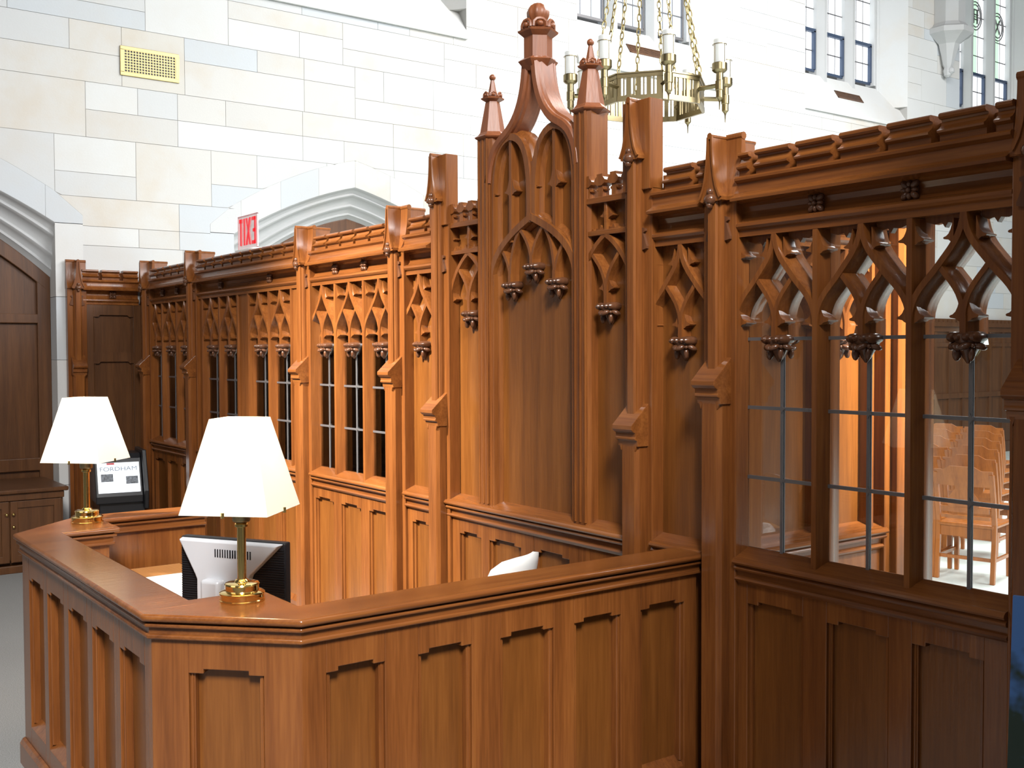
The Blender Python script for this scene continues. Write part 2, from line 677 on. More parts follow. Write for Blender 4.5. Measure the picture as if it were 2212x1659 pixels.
# clerestory windows in deep splayed openings
for i, (x0, x1) in enumerate(WIN):
    w = bpy.data.objects.new('window_%d' % (i+1), None)
    COL.objects.link(w)
    w.location = ((x0+x1)/2, WY, WZ0)
    struct(w)
    FY = WY+.46
    a, b = x0+.18, x1-.26
    zs = 5.86
    mb = MB()
    for (p, q) in ((x0, a), (x1, b)):
        e = p+(q-p)*1.0
        mb.extz([(p, WY+.001), (e, WY+.34), (e, FY+.1), (p, FY+.1)], zs-.4, WZ1)
        s = 1 if q < p else -1
        mb.lathe((e-s*.0, WY+.36), [(.03, zs-.2), (.03, WZ1)], 10)
        mb.box(min(e, e-s*.07), max(e, e-s*.07), WY+.37, FY+.06, zs-.05, WZ1)
    make('window_reveal', mb, ST[4], w, smooth=30)
    mb = MB()
    mb.loft([[(x0, WY-.035, WZ0), (x0, WY-.035, WZ0+.05), (x0, WY+.36, zs-.1), (x0, FY+.1, zs-.04), (x0, FY+.1, WZ0)],
             [(x1, WY-.035, WZ0), (x1, WY-.035, WZ0+.05), (x1, WY+.36, zs-.1), (x1, FY+.1, zs-.04), (x1, FY+.1, WZ0)]])
    make('window_sill', mb, ST[1], w, smooth=0)
    wl = (b-a)
    lw = wl/3
    mb = MB()
    for k in (1, 2):
        m = a+k*lw
        mb.extz([(m-.03, WY+.30), (m+.03, WY+.30), (m+.085, WY+.40), (m+.085, FY+.08), (m-.085, FY+.08), (m-.085, WY+.40)], zs-.3, WZ1)
    make('window_mullion', mb, ST_TRIM, w, smooth=0)
    for k in range(3):
        p, q = a+k*lw+.09, a+(k+1)*lw-.09
        if k == 0: p = a+.07
        if k == 2: q = b-.07
        mb = MB(); mb.box(p, q, FY, FY+.02, zs-.02, WZ1)
        pane_m = SKY
        if i == 1: pane_m = SKY_B
        pane = make('window_pane', mb, pane_m, w, smooth=0)
        mb = MB()
        hz = zs+.56
        mb.box(p, q, FY-.03, FY, zs-.03, zs+.005)
        if i == 1:
            mb.box(q-.02, q, FY-.03, FY, zs, WZ1)
        else:
            mb.box(p, q, FY-.05, FY, hz-.02, hz+.03)
            mb.box(p, p+.03, FY-.04, FY, zs, hz)
            mb.box(q-.035, q, FY-.05, FY, zs, hz)
        make('window_casement', mb, STEEL if i > 1 else LEAD, w, smooth=0)
        mb = MB()
        for s in (1/3, 2/3):
            mb.box(p+(q-p)*s-.004, p+(q-p)*s+.004, FY-.008, FY, zs, WZ1)
        zz = zs+.28
        while zz < WZ1:
            if abs(zz-hz) > .05: mb.box(p, q, FY-.01, FY, zz-.008, zz+.008)
            zz += .33 if zz > hz else .28
        make('window_lead', mb, LEAD, w, smooth=0)
        if i == 3 and k < 3:
            mb = MB(); mb.box(p, p+(q-p)*.6, FY-.006, FY-.001, hz+.03 if k else zs, WZ1)
            make('coloured_pane', mb, SKY_G, w, smooth=0)
            cx, cz = (p+q)/2-.02, 7.42 if k < 2 else 7.35
            mb = MB()
            for r in (.15, .19):
                mb.tube([(cx+r*cos(t*pi/12), FY-.02, cz+r*1.25*sin(t*pi/12)) for t in range(24)], .010, 6, True)
            if k == 1:
                for dx in (-.05, .05): mb.box(cx+dx-.008, cx+dx+.008, FY-.03, FY-.01, cz-.13, cz+.10)
                for dz in (-.06, .02, .10): mb.box(cx-.08, cx+.08, FY-.032, FY-.012, cz+dz-.008, cz+dz+.008)
            else:
                mb.tube([(cx-.07, FY-.02, cz-.12), (cx+.07, FY-.02, cz+.12)], .012, 6)
                mb.tube([(cx+.07, FY-.02, cz-.12), (cx-.07, FY-.02, cz+.12)], .012, 6)
            make('window_emblem', mb, LEAD, w)

# panelling at the foot of the stone wall in the hall beyond
mb = MB()
mb.box(11.0, 20.8, WY-.05, WY+.004, .0, 2.16)
for k in range(25):
    xx = 11.0+k*.40
    mb.box(xx-.035, xx+.035, WY-.075, WY-.045, .0, 2.10)
for (a, b, t) in ((0, .18, .026), (.95, 1.03, .026), (1.78, 1.84, .015), (2.02, 2.10, .03), (2.10, 2.17, .06)):
    mb.box(11.0, 20.8, WY-.055-t, WY-.045, a, b)
for k in range(80):
    xx = 11.06+k*.122
    mb.box(xx, xx+.085, WY-.10, WY-.03, 2.17, 2.225)
struct(make('trim_3', mb, W_D, smooth=0))


# ------------------------------------------------------------------ carved oak screen
SEC = [(-.010, 0), (.010, 0), (.013, -.010), (.0145, -.028), (.019, -.046), (.022, -.055), (.022, -.080), (.016, -.092), (.011, -.125), (-.011, -.125), (-.016, -.092), (-.022, -.080), (-.022, -.055), (-.019, -.046), (-.0145, -.028), (-.013, -.010)]
SEC2 = [(a*.82, b*.9-.004) for a, b in SEC]
def lower(sec, d): return [(a, b-d) for a, b in sec]


SECW = [(-.016, .004), (.016, .004), (.02, -.006), (.021, -.02), (.034, -.036), (.036, -.045), (.036, -.09), (-.036, -.09), (-.036, -.045), (-.034, -.036), (-.021, -.02), (-.02, -.006)]
ZT = 2.168
SILL = [(-.06, .89), (-.06, 1.018), (.012, .987), (.026, .984), (.034, .977), (.036, .970), (.032, .963), (.018, .958), (.022, .954), (.0255, .948), (.022, .941), (.006, .936),
        (.004, .916), (.014, .914), (.020, .907), (.0165, .900), (.004, .896), (.0, .89)]
CORN = [(-.12, 2.160), (.0, 2.160), (.0, 2.182), (.010, 2.187), (.017, 2.196), (.016, 2.206), (.006, 2.213), (-.012, 2.218), (-.022, 2.232), (-.026, 2.252),
        (-.020, 2.270), (-.004, 2.280), (.030, 2.284), (.050, 2.286), (.052, 2.296), (.030, 2.308), (.016, 2.318), (.012, 2.330), (.012, 2.352), (.018, 2.356), (.027, 2.362), (.028, 2.370), (.020, 2.377), (-.12, 2.377)]
MERL = [(-.075, 2.377), (.004, 2.377), (.004, 2.398), (.020, 2.405), (.022, 2.411), (.010, 2.418), (-.002, 2.428), (-.006, 2.440), (-.004, 2.446), (.008, 2.447), (.014, 2.453), (.013, 2.461), (.006, 2.466), (-.065, 2.466), (-.075, 2.455)]


def cusp(mb, u, z, s, n0=-.010, n1=-.066, k=1.0):
    p = [(-.004, .066), (.002, .046), (.007, .028), (.014, .014), (.023, .006), (.031, .0035), (.034, .0), (.031, -.004), (.014, -.007), (.007, -.013), (-.004, -.018)]
    mb.extn([(u+s*a*k, z+b*k) for a, b in p], n0, n1)


def pendant(mb, u, z):
    """leaf-carved drop hanging from a tracery stem, z = its top"""
    TT = mb.T
    k = 1.14
    mb.T = lambda a, b, c: TT(u+(a-u)*k, -.038+(b+.038)*k, z+(c-z)*k)
    for du, r in ((-.033, .017), (-.012, .019), (.012, .019), (.033, .017)):
        mb.ell((u+du, -.030, z-.012), (r, .040, .016), 10, 6)
    mb.lathe((u, -.038), [(.010, z+.004), (.040, z-.004), (.038, z-.026), (.026, z-.045), (.014, z-.068), (.004, z-.082)], 12)
    T0 = mb.T
    for ph in (-pi/4, pi/4):
        c, s = cos(ph), sin(ph)
        mb.T = lambda t, r, z_, c=c, s=s: T0(u+t*c+r*s, -.038-t*s+r*c, z_)
        for sg in (-1, 1):
            mb.ell((sg*.019, .036, z-.036), (.020, .012, .0095), 10, 6, -sg*.35)
        mb.ell((0, .030, z-.056), (.0095, .012, .020), 10, 6)
        mb.ell((0, .040, z-.034), (.007, .008, .007), 8, 5)
    mb.T = TT


def rosette(mb, u, z, n):
    for k in range(4):
        a = pi/4+k*pi/2
        mb.ell((u+.024*cos(a), n, z+.024*sin(a)), (.018, .014, .011), 10, 6, a)
    for k in range(4):
        a = k*pi/2
        mb.ell((u+.019*cos(a), n+.003, z+.019*sin(a)), (.013, .013, .008), 8, 5, a)
    mb.ell((u, n+.010, z), (.009, .010, .009), 8, 5)
    mb.extn([(u+.03*cos(pi/4+k*pi/2), z+.03*sin(pi/4+k*pi/2)) for k in range(4)], n-.03, n-.004)


def ogee_light(T, uc, W, parent, mirror_ends=True):
    """tracery of one light: two cusped sub-arches under an ogee"""
    h = W/2
    mb = MB(T)
    for s in (-1, 1):
        A = bez((s*h, 1.835), (s*h*.99, 1.925), (s*.122, 1.955), (s*.084, 2.004), 8)
        B = bez((s*.084, 2.004), (s*.047, 2.052), (s*.004, 2.085), (s*.000, 2.17), 8)
        mb.sweep([(uc+a, b) for a, b in A+B[1:]], lower(SEC, .0012+.0008*s))
        C = bez((0, 1.84), (s*.002, 1.925), (s*.046, 1.955), (s*.083, 2.006), 8)
        mb.sweep([(uc+a, b) for a, b in C], lower(SEC2, .0006*s))
        cusp(mb, uc+s*.014, 1.848, s)
        cusp(mb, uc+s*(h-.016), 1.848, -s)
        cusp(mb, uc+s*(h-.012), 2.090, -s)
        cusp(mb, uc+s*.040, 2.088, s, k=.9)
        # cusped fringe under the rail
        q = [(s*.03, 2.17), (s*.035, 2.150), (s*.055, 2.140), (s*.075, 2.143), (s*.085, 2.128), (s*.095, 2.143), (s*.12, 2.140), (s*(h-.03), 2.15), (s*(h-.025), 2.17)]
        mb.extn([(uc+a, b-.004) for a, b in q], -.044, -.066)
    mb.sweep([(uc, 1.79), (uc, 1.85)], lower(SEC, .003))
    t = make('tracery', mb, W_Z, parent)
    mb = MB(T); pendant(mb, uc, 1.798)
    make('pendant_boss', mb, W_C, t, smooth=50)
    return t


def blind_light(T, uc, W, parent, zs=.15):
    """pointed arch with two sub-arches, on solid panelling"""
    h = W/2
    mb = MB(T)
    for s in (-1, 1):
        A = bez((s*h, 1.85+zs), (s*h*.98, 1.94+zs), (s*.09, 2.04+zs), (0, 2.088+zs), 10)
        mb.sweep([(uc+a, b) for a, b in A], lower(SEC, .0012+.0008*s))
        C = bez((0, 1.84+zs), (s*.002, 1.925+zs), (s*.046, 1.965+zs), (s*.098, 2.02+zs), 8)
        mb.sweep([(uc+a, b) for a, b in C], lower(SEC2, .0006*s))
        cusp(mb, uc+s*.014, 1.862+zs, s, -.010, -.045)
        cusp(mb, uc+s*(h-.016), 1.862+zs, -s, -.010, -.045)
    mb.sweep([(uc, 1.79+zs), (uc, 1.85+zs)], lower(SEC, .003))
    t = make('tracery', mb, W_Z, parent)
    mb = MB(T); pendant(mb, uc, 1.798+zs)
    make('pendant_boss', mb, W_C, t, smooth=50)
    return t


def mullion(T, u, parent, z0=.985, z1=2.159, sec=SEC):
    mb = MB(T); mb.sweep([(u, z0), (u, z1)], sec)
    return make('mullion', mb, W_Z, parent)


def leaded(T, uc, W, parent):
    h = W/2-.015
    mb = MB(T); mb.box(uc-h, uc+h, -.058, -.055, 1.0, 2.165)
    p = make('glass_pane', mb, GLASS, parent, smooth=0)
    mb = MB(T)
    for n0, n1 in ((-.0545, -.050), (-.063, -.0585)):
        mb.box(uc-.006, uc+.006, n0, n1, 1.0, 1.725)
        for z in (1.278, 1.536, 1.788):
            mb.box(uc-h, uc+h, n0, n1, z-.006, z+.006)
            if z < 1.7:
                mb.extn([(uc+(.017 if k % 2 == 0 else .008)*cos(k*pi/4), z+(.017 if k % 2 == 0 else .008)*sin(k*pi/4)) for k in range(8)], n0-.002, n1+.002)
    make('lead_came', mb, LEAD, p, smooth=0)
    return p


def cornice(T, u0, u1, parent, merl=None, pitch=.1805, phase=0.0):
    mb = MB(T); mb.ext(CORN, u0, u1)
    make('cornice', mb, W_Y, parent, smooth=25)
    mb = MB(T); mb.box(u0, u1, -.085, -.045, 2.376, 2.447)
    make('parapet', mb, W_Y, parent, smooth=0)
    k0 = math.floor((u0-phase)/pitch)-1
    for k in range(k0, k0+40):
        a, b = phase+k*pitch-.0755, phase+k*pitch+.0755
        a, b = max(a, u0+.004), min(b, u1-.004)
        if b-a < .03: continue
        mb = MB(T); mb.ext(MERL, a, b)
        make('merlon', mb, W_Y, parent, smooth=25)


def panel_face(T, u0, u1, z0, z1, opens, parent, zt, n0=0.0, depth=.024, mat=None, pmat=None, steps=True, zb=.12):
    """framed panelling: one frame, one board for each opening; panel heads are stepped"""
    mat, pmat = mat or W_Z, pmat or W_P
    mb = MB(T)
    prev = u0
    for (a, b) in opens:
        mb.box(prev, a, n0-depth, n0, z0, z1)
        prev = b
    mb.box(prev, u1, n0-depth, n0, z0, z1)
    for (a, b) in opens:
        w = b-a
        st = min(.055, w*.2)
        if steps:
            mb.extn([(a-.001, z1), (b+.001, z1), (b+.001, zt-.013), (b-st, zt-.013), (b-st, zt), (a+st, zt), (a+st, zt-.013), (a-.001, zt-.013)], n0-depth, n0)
        else:
            mb.box(a-.001, b+.001, n0-depth, n0, zt, z1)
        mb.ext([(n0, z0), (n0, z0+zb-.02), (n0-depth, z0+zb+.015), (n0-depth, z0)], a-.001, b+.001)
    f = make('panel_frame', mb, mat, parent, bevel=.0025, smooth=0)
    mb = MB(T)
    for (a, b) in opens:
        for (p, q) in ((a, a+.016), (b-.016, b)):
            mb.box(p, q, n0-depth, n0-.012, z0+zb, zt-.005)
            m_ = (p+q)/2
            mb.lathe((m_, n0-.012), [(.004, z0+zb), (.004, zt-.014)], 6)
    make('panel_moulding', mb, mat, f, smooth=30)
    for (a, b) in opens:
        mb = MB(T)
        mb.box(a+.003 if a > u0 else a, b-.003, n0-depth-.018, n0-depth+.0005, z0+.02, zt+.0)
        make('panel_board', mb, pmat, parent, smooth=0)
    mb = MB(T); mb.box(u0, u1, n0-depth-.06, n0-depth-.019, z0, z1-.001)
    make('backing_board', mb, pmat, parent, smooth=0)


def wainscot(T, u0, u1, opens, parent):
    panel_face(T, u0, u1, 0, .893, opens, parent, .832)
    mb = MB(T); mb.ext(SILL, u0, u1)
    make('sill_rail', mb, W_Y, parent, smooth=25)


def post(uc, top, zl, label, T=SCR):
    r = thing('buttress_post', label, 'post', T(uc, -.05, 0), group='buttress posts of the oak screen')
    tall = top > 2.65
    mb = MB(T)
    ztop = top-.005 if tall else top-.10
    mb.box(uc-.080, uc+.080, -.13, .016, 0, 2.312 if not tall else 2.40)
    if tall:
        mb.box(uc-.080, uc+.080, -.045, .03, 2.39, ztop)
    make('core', mb, W_Z, r, bevel=.004, smooth=0)
    mb = MB(T)
    mb.extz([(uc-.050, .015), (uc-.050, .055), (uc-.036, .072), (uc+.036, .072), (uc+.050, .055), (uc+.050, .015)], 0, zl-.06)
    # chamfer ends in a small pointed stop under the ledge
    for s in (-1, 1):
        mb.extn([(uc+s*.052, zl-.075), (uc+s*.030, zl-.075), (uc+s*.041, zl-.105)], .05, .0735)
    make('lower_shaft', mb, W_Z, r, bevel=.002, smooth=0)
    mb = MB(T)
    mb.ext([(.010, zl+.088), (.014, zl+.088), (.108, zl), (.108, zl-.016), (.098, zl-.026), (.088, zl-.030), (.086, zl-.046), (.090, zl-.050), (.088, zl-.058), (.076, zl-.062), (.072, zl-.085), (.010, zl-.085)], uc-.058, uc+.058)
    make('ledge', mb, W_Y, r, bevel=.002, smooth=0)
    mb = MB(T)
    zs = top-.255
    mb.extz([(uc-.034, .012), (uc-.034, .030), (uc-.030, .040), (uc-.024, .044), (uc-.024, .052), (uc-.018, .060), (uc+.018, .060), (uc+.024, .052), (uc+.024, .044), (uc+.030, .040), (uc+.034, .030), (uc+.034, .012)], zl+.02, zs+.05)
    make('upper_shaft', mb, W_Z, r, smooth=0)
    for s in (-1, 1):                             # small notched brackets at cornice height
        mb = MB(T)
        mb.extn([(uc+s*.034, 2.24), (uc+s*.052, 2.235), (uc+s*.052, 2.225), (uc+s*.040, 2.218), (uc+s*.060, 2.165), (uc+s*.060, 2.155), (uc+s*.034, 2.150)], .010, .028)
        make('bracket', mb, W_C, r, smooth=0)
    # gabled head with hollow sides
    half = [(.009, 0), (.011, -.05), (.015, -.10), (.022, -.145), (.032, -.185), (.046, -.215), (.052, -.223), (.051, -.236), (.040, -.239)]
    out = [(uc+a, top-.008+b) for a, b in half]+[(uc-a, top-.008+b) for a, b in reversed(half)]
    mb = MB(T)
    mb.extn(out, .066, -.165 if not tall else -.06)
    out2 = [(-.02+a, top-.008+b) for a, b in half]+[(-.02-a, top-.008+b) for a, b in reversed(half)]
    if not tall:
        mb.ext(out2, uc-.082, uc+.082)
        mb.tube([T_ for T_ in ((uc-.084, -.02, top-.008), (uc+.084, -.02, top-.008))], .014, 10)
        mb.tube([(uc, .072, top-.008), (uc, -.17, top-.008)], .012, 10)
    else:
        mb.tube([(uc, .072, top-.008), (uc, -.02, top-.008)], .012, 10)
    make('gabled_head', mb, W_Z, r, smooth=35)
    mb = MB(T)
    for s in (-1, 1):
        mb.sweep([(uc+s*a, top-.012+b) for a, b in half[:7]], [(-.004, .066), (.004, .066), (.004, .074), (-.004, .074)])
    make('gable_moulding', mb, W_Z, r, smooth=30)
    mb = MB(T)
    mb.ell((uc, .068, top-.240), (.026, .022, .022), 12, 8)
    mb.ell((uc, .066, top-.212), (.014, .016, .016), 10, 6)
    mb.ell((uc, .070, top-.262), (.012, .014, .014), 10, 6)
    make('carved_boss', mb, W_C, r, smooth=50)
    return r


POST = dict(A=2.76, B=3.20, C=4.69, D=5.14, E=6.305, F=8.33, G=9.47, H=1.56)
post(POST['H'], 2.541, 1.634, 'shaded oak buttress post with gabled head, at the right edge of the picture')
post(POST['A'], 2.541, 1.634, 'oak buttress post with gabled head, met by the right end of the desk rail')
post(POST['B'], 2.756, 1.447, 'tall oak buttress post with gabled head just right of the crested centre panel')
post(POST['C'], 2.756, 1.447, 'tall oak buttress post with gabled head just left of the crested centre panel')
post(POST['D'], 2.541, 1.634, 'oak buttress post with gabled head just right of the lit three-light window bay')
post(POST['E'], 2.541, 1.634, 'oak buttress post with gabled head just left of the lit three-light window bay')
post(POST['F'], 2.541, 1.634, 'dark oak buttress post with gabled head, second from the far corner of the screen')
post(POST['G'], 2.541, 1.634, 'dark oak buttress post with gabled head in the far corner of the screen')


def glazed_bay(name, label, u0, u1, lights, W, stiles, roses, opens):
    r = thing(name, label, 'screen', (3.0, (u0+u1)/2, 0), group='glazed bays of the oak screen')
    edges = sorted({round(c+s*W/2, 4) for c in lights for s in (-1, 1)})
    m = []
    for e in edges:
        if m and e-m[-1] < .03: m[-1] = (m[-1]+e)/2
        else: m.append(e)
    for e in m: mullion(SCR, e, r)
    for (a, b) in stiles:
        mb = MB(SCR); mb.box(a, b, -.07, -.012, .985, 2.17)
        make('stile', mb, W_Z, r, bevel=.003, smooth=0)
    for c in lights:
        ogee_light(SCR, c, W, r)
        leaded(SCR, c, W, r)
    cornice(SCR, u0, u1, r, phase=lights[0])
    for q in roses:
        mb = MB(SCR); rosette(mb, q, 2.248, -.010)
        make('rosette', mb, W_C, r, smooth=50)
    wainscot(SCR, u0, u1, opens, r)
    return r


W3 = .361
glazed_bay('screen_bay', 'shaded three-light leaded oak window bay at the right, chairs seen through its glass', 1.64, 2.68, [1.80, 2.161, 2.522], W3, [], [2.345, 1.985],
           [(1.72, 1.96), (2.045, 2.285), (2.385, 2.635)])
glazed_bay('screen_bay', 'lit three-light leaded oak window bay between two posts, left of the crested centre', 5.22, 6.225, [5.375, 5.736, 6.097], W3, [], [5.555, 5.92],
           [(5.26, 5.50), (5.60, 5.85), (5.95, 6.20)])
glazed_bay('screen_bay', 'long leaded oak window bay with two pairs of lights behind the near lamp shade', 6.385, 8.25, [6.725, 7.086, 7.640, 8.001], W3,
           [(6.385, 6.535), (7.275, 7.452), (8.19, 8.25)], [6.9, 7.8], [(6.45, 6.72), (6.82, 7.09), (7.19, 7.46), (7.56, 7.83), (7.93, 8.20)])
glazed_bay('screen_bay', 'dark three-light leaded oak window bay next to the far corner, above the black kiosk', 8.41, 9.39, [8.59, 8.951, 9.312], W3, [], [8.77, 9.13],
           [(8.46, 8.70), (8.78, 9.02), (9.10, 9.34)])


mb = MB(SCR); mb.box(9.552, 9.735, -.10, -.005, 0, 2.40)
struct(make('trim_4', mb, W_Z, bevel=.003, smooth=0))


def narrow_bay(label, u0, u1, c, opens):
    r = thing('screen_bay', label, 'screen', (3.0, (u0+u1)/2, 0), group='narrow blind bays of the oak screen')
    mb = MB(SCR); mb.box(u0, u1, -.075, -.045, .99, 2.17)
    make('solid_panel', mb, W_P, r, smooth=0)
    for s in (-1, 1): mullion(SCR, c+s*.18, r)
    ogee_light(SCR, c, .36, r)
    cornice(SCR, u0, u1, r, phase=c)
    wainscot(SCR, u0, u1, opens, r)


narrow_bay('narrow blind oak bay with one carved arch, right of the crested centre', 2.84, 3.12, 2.985, [(2.90, 3.07)])
narrow_bay('narrow blind oak bay with one carved arch, left of the crested centre', 4.77, 5.06, 4.937, [(4.84, 5.01)])

# crested centre bay -------------------------------------------------------------
yc = 3.943
cb = thing('crested_centre_bay', 'tall solid oak centre bay of the screen crowned by an ogee crest and finial', 'screen', (3.0, yc, 0))
def CEN(u, n, z): return (3.0-n, yc+u, z)
mb = MB(CEN)
mb.extn([(-.70, .99), (.70, .99), (.70, 2.40), (.345, 2.40), (.345, 2.56), (.30, 2.66), (.23, 2.73), (.155, 2.755), (.08, 2.72), (.0, 2.60),
         (-.08, 2.72), (-.155, 2.755), (-.23, 2.73), (-.30, 2.66), (-.345, 2.56), (-.345, 2.40), (-.70, 2.40)], -.075, -.048)
make('solid_panel', mb, W_P, cb, smooth=0)
for s in (-1, 1):
    mullion(CEN, s*.342, cb, .985, 2.62, SECW)
    mullion(CEN, s*.695, cb, .985, 2.40)
    t = blind_light(CEN, s*.518, .335, cb)
    mb = MB(CEN)
    a, b = sorted((s*.36, s*.70))
    mb.box(a, b, -.06, .0, 2.236, 2.258)
    mb.box(a, b, -.06, .006, 2.372, 2.398)
    mb.sweep([(s*.518, 2.25), (s*.518, 2.38)], SEC2)
    make('grid_rail', mb, W_Y, cb, bevel=.002, smooth=25)
    for c, q in ((s*.518, 1), (s*.518, -1), (s*.36, 1 if s > 0 else -1), (s*.69, -1 if s > 0 else 1)):
        mb = MB(CEN)
        cusp(mb, c+q*.012, 2.318, q, -.012, -.048, .80)
        make('grid_cusp', mb, W_Z, cb, smooth=30)
        mb = MB(CEN)
        mb.extn([(c+q*.01, 2.257), (c+q*.075, 2.257), (c+q*.068, 2.268), (c+q*.050, 2.264), (c+q*.040, 2.282), (c+q*.030, 2.266), (c+q*.01, 2.272)], -.014, -.046)
        make('grid_cusp', mb, W_Z, cb, smooth=30)
    for k in range(4):
        u = s*(.405+.085*k)
        mb = MB(CEN)
        mb.box(u-.014, u+.014, -.04, -.002, 2.395, 2.445)
        mb.extn([(u-.014, 2.445), (u-.030, 2.455), (u-.034, 2.468), (u-.026, 2.478), (u-.018, 2.484), (u-.018, 2.494), (u+.018, 2.494), (u+.018, 2.484), (u+.026, 2.478), (u+.034, 2.468), (u+.030, 2.455), (u+.014, 2.445)], -.045, .004)
        for q in (-1, 1): mb.ell((u+q*.020, -.02, 2.430), (.010, .020, .009), 8, 5)
        make('cresting_knop', mb, W_Z, cb, smooth=30)
# great lower arch with four sub-arches
mb = MB(CEN)
for s in (-1, 1):
    A = [(s*.325, .99)] + bez((s*.325, 2.06), (s*.325, 2.22), (s*.16, 2.30), (0, 2.365), 12)
    mb.sweep(A, lower(SECW, .0025+.001*s))
make('great_arch', mb, W_Z, cb, smooth=30)
mb = MB(CEN)
mb.sweep(bez((0, 2.15), (0, 2.22), (.05, 2.28), (.088, 2.315), 6), lower(SEC2, 0.0000))
mb.sweep(bez((0, 2.15), (0, 2.22), (-.05, 2.28), (-.088, 2.315), 6), lower(SEC2, 0.0007))
for s in (-1, 1):
    mb.sweep(bez((s*.168, 2.07), (s*.168, 2.20), (s*.13, 2.28), (s*.086, 2.318), 8), lower(SEC2, 0.0014))
    mb.sweep(bez((s*.168, 2.07), (s*.168, 2.14), (s*.20, 2.20), (s*.255, 2.245), 8), lower(SEC2, 0.0021))
    mb.sweep(bez((s*.325, 2.02), (s*.322, 2.12), (s*.30, 2.20), (s*.252, 2.248), 8), lower(SEC2, 0.0028))
mb.sweep([(0, 2.145), (0, 2.19)], lower(SEC, .003))
for s in (-1, 1): mb.sweep([(s*.168, 2.065), (s*.168, 2.11)], lower(SEC, .003))
t = make('tracery', mb, W_Z, cb, smooth=30)
for u, z in ((0, 2.150), (.168, 2.072), (-.168, 2.072)):
    mb = MB(CEN); pendant(mb, u, z)
    make('pendant_boss', mb, W_C, t, smooth=50)
# upper pair of round-headed panels
for s in (-1, 1):
    mb = MB(CEN)
    for q in (-1, 1):
        A = [(s*.165+q*.150, .99 if s == q else 2.34)] + bez((s*.165+q*.150, 2.45), (s*.165+q*.150, 2.62), (s*.165+q*.12, 2.745), (s*.165, 2.757), 10)
        mb.sweep(A, lower(SECW, .006+.001*q))
    make('round_arch', mb, W_Z, cb, smooth=30)
    mb = MB(CEN)
    c = s*.165
    mb.sweep([(c, 2.26), (c, 2.75)], lower(SEC, .008))
    for q in (-1, 1): cusp(mb, c+q*.014, 2.50, q, -.010, -.048)
    cusp(mb, s*.012, 2.50, s, -.010, -.048)
    cusp(mb, s*.318, 2.50, -s, -.010, -.048)
    make('mullion', mb, W_Z, cb, smooth=30)
mullion(CEN, 0, cb, 2.35, 2.62, lower(SEC, .0095))
# ogee sweeping up to the finial
OG = [(-.014, .010), (.014, .010), (.022, .0), (.022, -.012), (.030, -.022), (.030, -.085), (.022, -.095), (.022, -.105), (.014, -.115), (-.014, -.115), (-.022, -.105), (-.022, -.095), (-.026, -.085), (-.026, -.022), (-.022, -.012), (-.022, 0)]
mb = MB(CEN)
for s in (-1, 1):
    P = bez((s*.338, 2.56), (s*.325, 2.69), (s*.27, 2.735), (s*.215, 2.762), 8)[:-1] + bez((s*.215, 2.762), (s*.11, 2.81), (s*.045, 2.90), (s*.034, 3.085), 12)
    mb.sweep(P, lower(OG, .001*s))
make('ogee_crest', mb, W_R, cb, smooth=30)
E8 = pi/8
fin = MB(CEN)
fin.lathe((0, -.05), [(.060, 3.035), (.088, 3.068), (.094, 3.076), (.080, 3.085), (.066, 3.092), (.066, 3.186), (.092, 3.206), (.096, 3.214), (.080, 3.220), (.05, 3.222)], 6, 0)
f = make('finial_shaft', fin, W_R, cb, smooth=0)
mb = MB(CEN)
for k in range(6):
    a = k*pi/3+pi/6
    q = [(.066*cos(a)-t_*sin(a), -.05+.066*sin(a)+t_*cos(a), 3.222+h) for t_, h in ((-.030, 0), (-.028, .022), (-.014, .034), (0, .036), (.014, .034), (.028, .022), (.030, 0))]
    mb.tube(q, .009, 6)
    mb.ell((.068*cos(a), -.05+.068*sin(a), 3.236), (.016, .016, .014), 8, 6)
make('finial_coronet', mb, W_R, f, smooth=50)
mb = MB(CEN)
prof = [(.028, 3.222), (.030, 3.245), (.040, 3.262), (.049, 3.285), (.050, 3.305), (.040, 3.328), (.020, 3.342), (.004, 3.346)]
rings = []
for r, z in prof:
    rings.append([(r*(1+.06*cos(8*j*2*pi/48))*cos(2*pi*j/48), -.05+r*(1+.06*cos(8*j*2*pi/48))*sin(2*pi*j/48), z) for j in range(48)])
mb.loft(rings)
make('finial_knob', mb, W_R, f, smooth=60)
for s in (-1, 1):
    u = s*.368
    p = MB(CEN)
    p.extz([(u-.052, -.105), (u-.052, -.012), (u-.034, .009), (u+.034, .009), (u+.052, -.012), (u+.052, -.105)], .985, 2.78)
    for du in (-.034, 0, .034): p.lathe((u+du, .008), [(.007, 1.0), (.007, 2.775)], 8)
    sh = make('pinnacle_shaft', p, W_Z, cb, smooth=30)
    p = MB(CEN)
    p.lathe((u, -.052), [(.055, 2.765), (.086, 2.782), (.090, 2.788), (.074, 2.797), (.062, 2.812), (.036, 2.955), (.034, 2.962), (.056, 2.974), (.058, 2.980), (.040, 2.986), (.026, 2.988), (.022, 3.0), (.009, 3.068), (.004, 3.07)], 6, 0)
    pn = make('pinnacle', p, W_R, sh, smooth=0)
    p = MB(CEN)
    for k in range(6):
        a = k*pi/3+pi/6
        q = [(u+.040*cos(a)-t_*sin(a), -.052+.040*sin(a)+t_*cos(a), 2.985+h) for t_, h in ((-.017, 0), (-.015, .014), (0, .022), (.015, .014), (.017, 0))]
        p.tube(q, .005, 6)
        p.ell((u+.041*cos(a), -.052+.041*sin(a), 2.993), (.008, .008, .008), 8, 6)
    make('pinnacle_coronet', p, W_R, sh, smooth=50)
    p = MB(CEN); p.ell((u, -.052, 3.082), (.016, .016, .016), 12, 8)
    make('pinnacle_ball', p, W_R, sh, smooth=60)
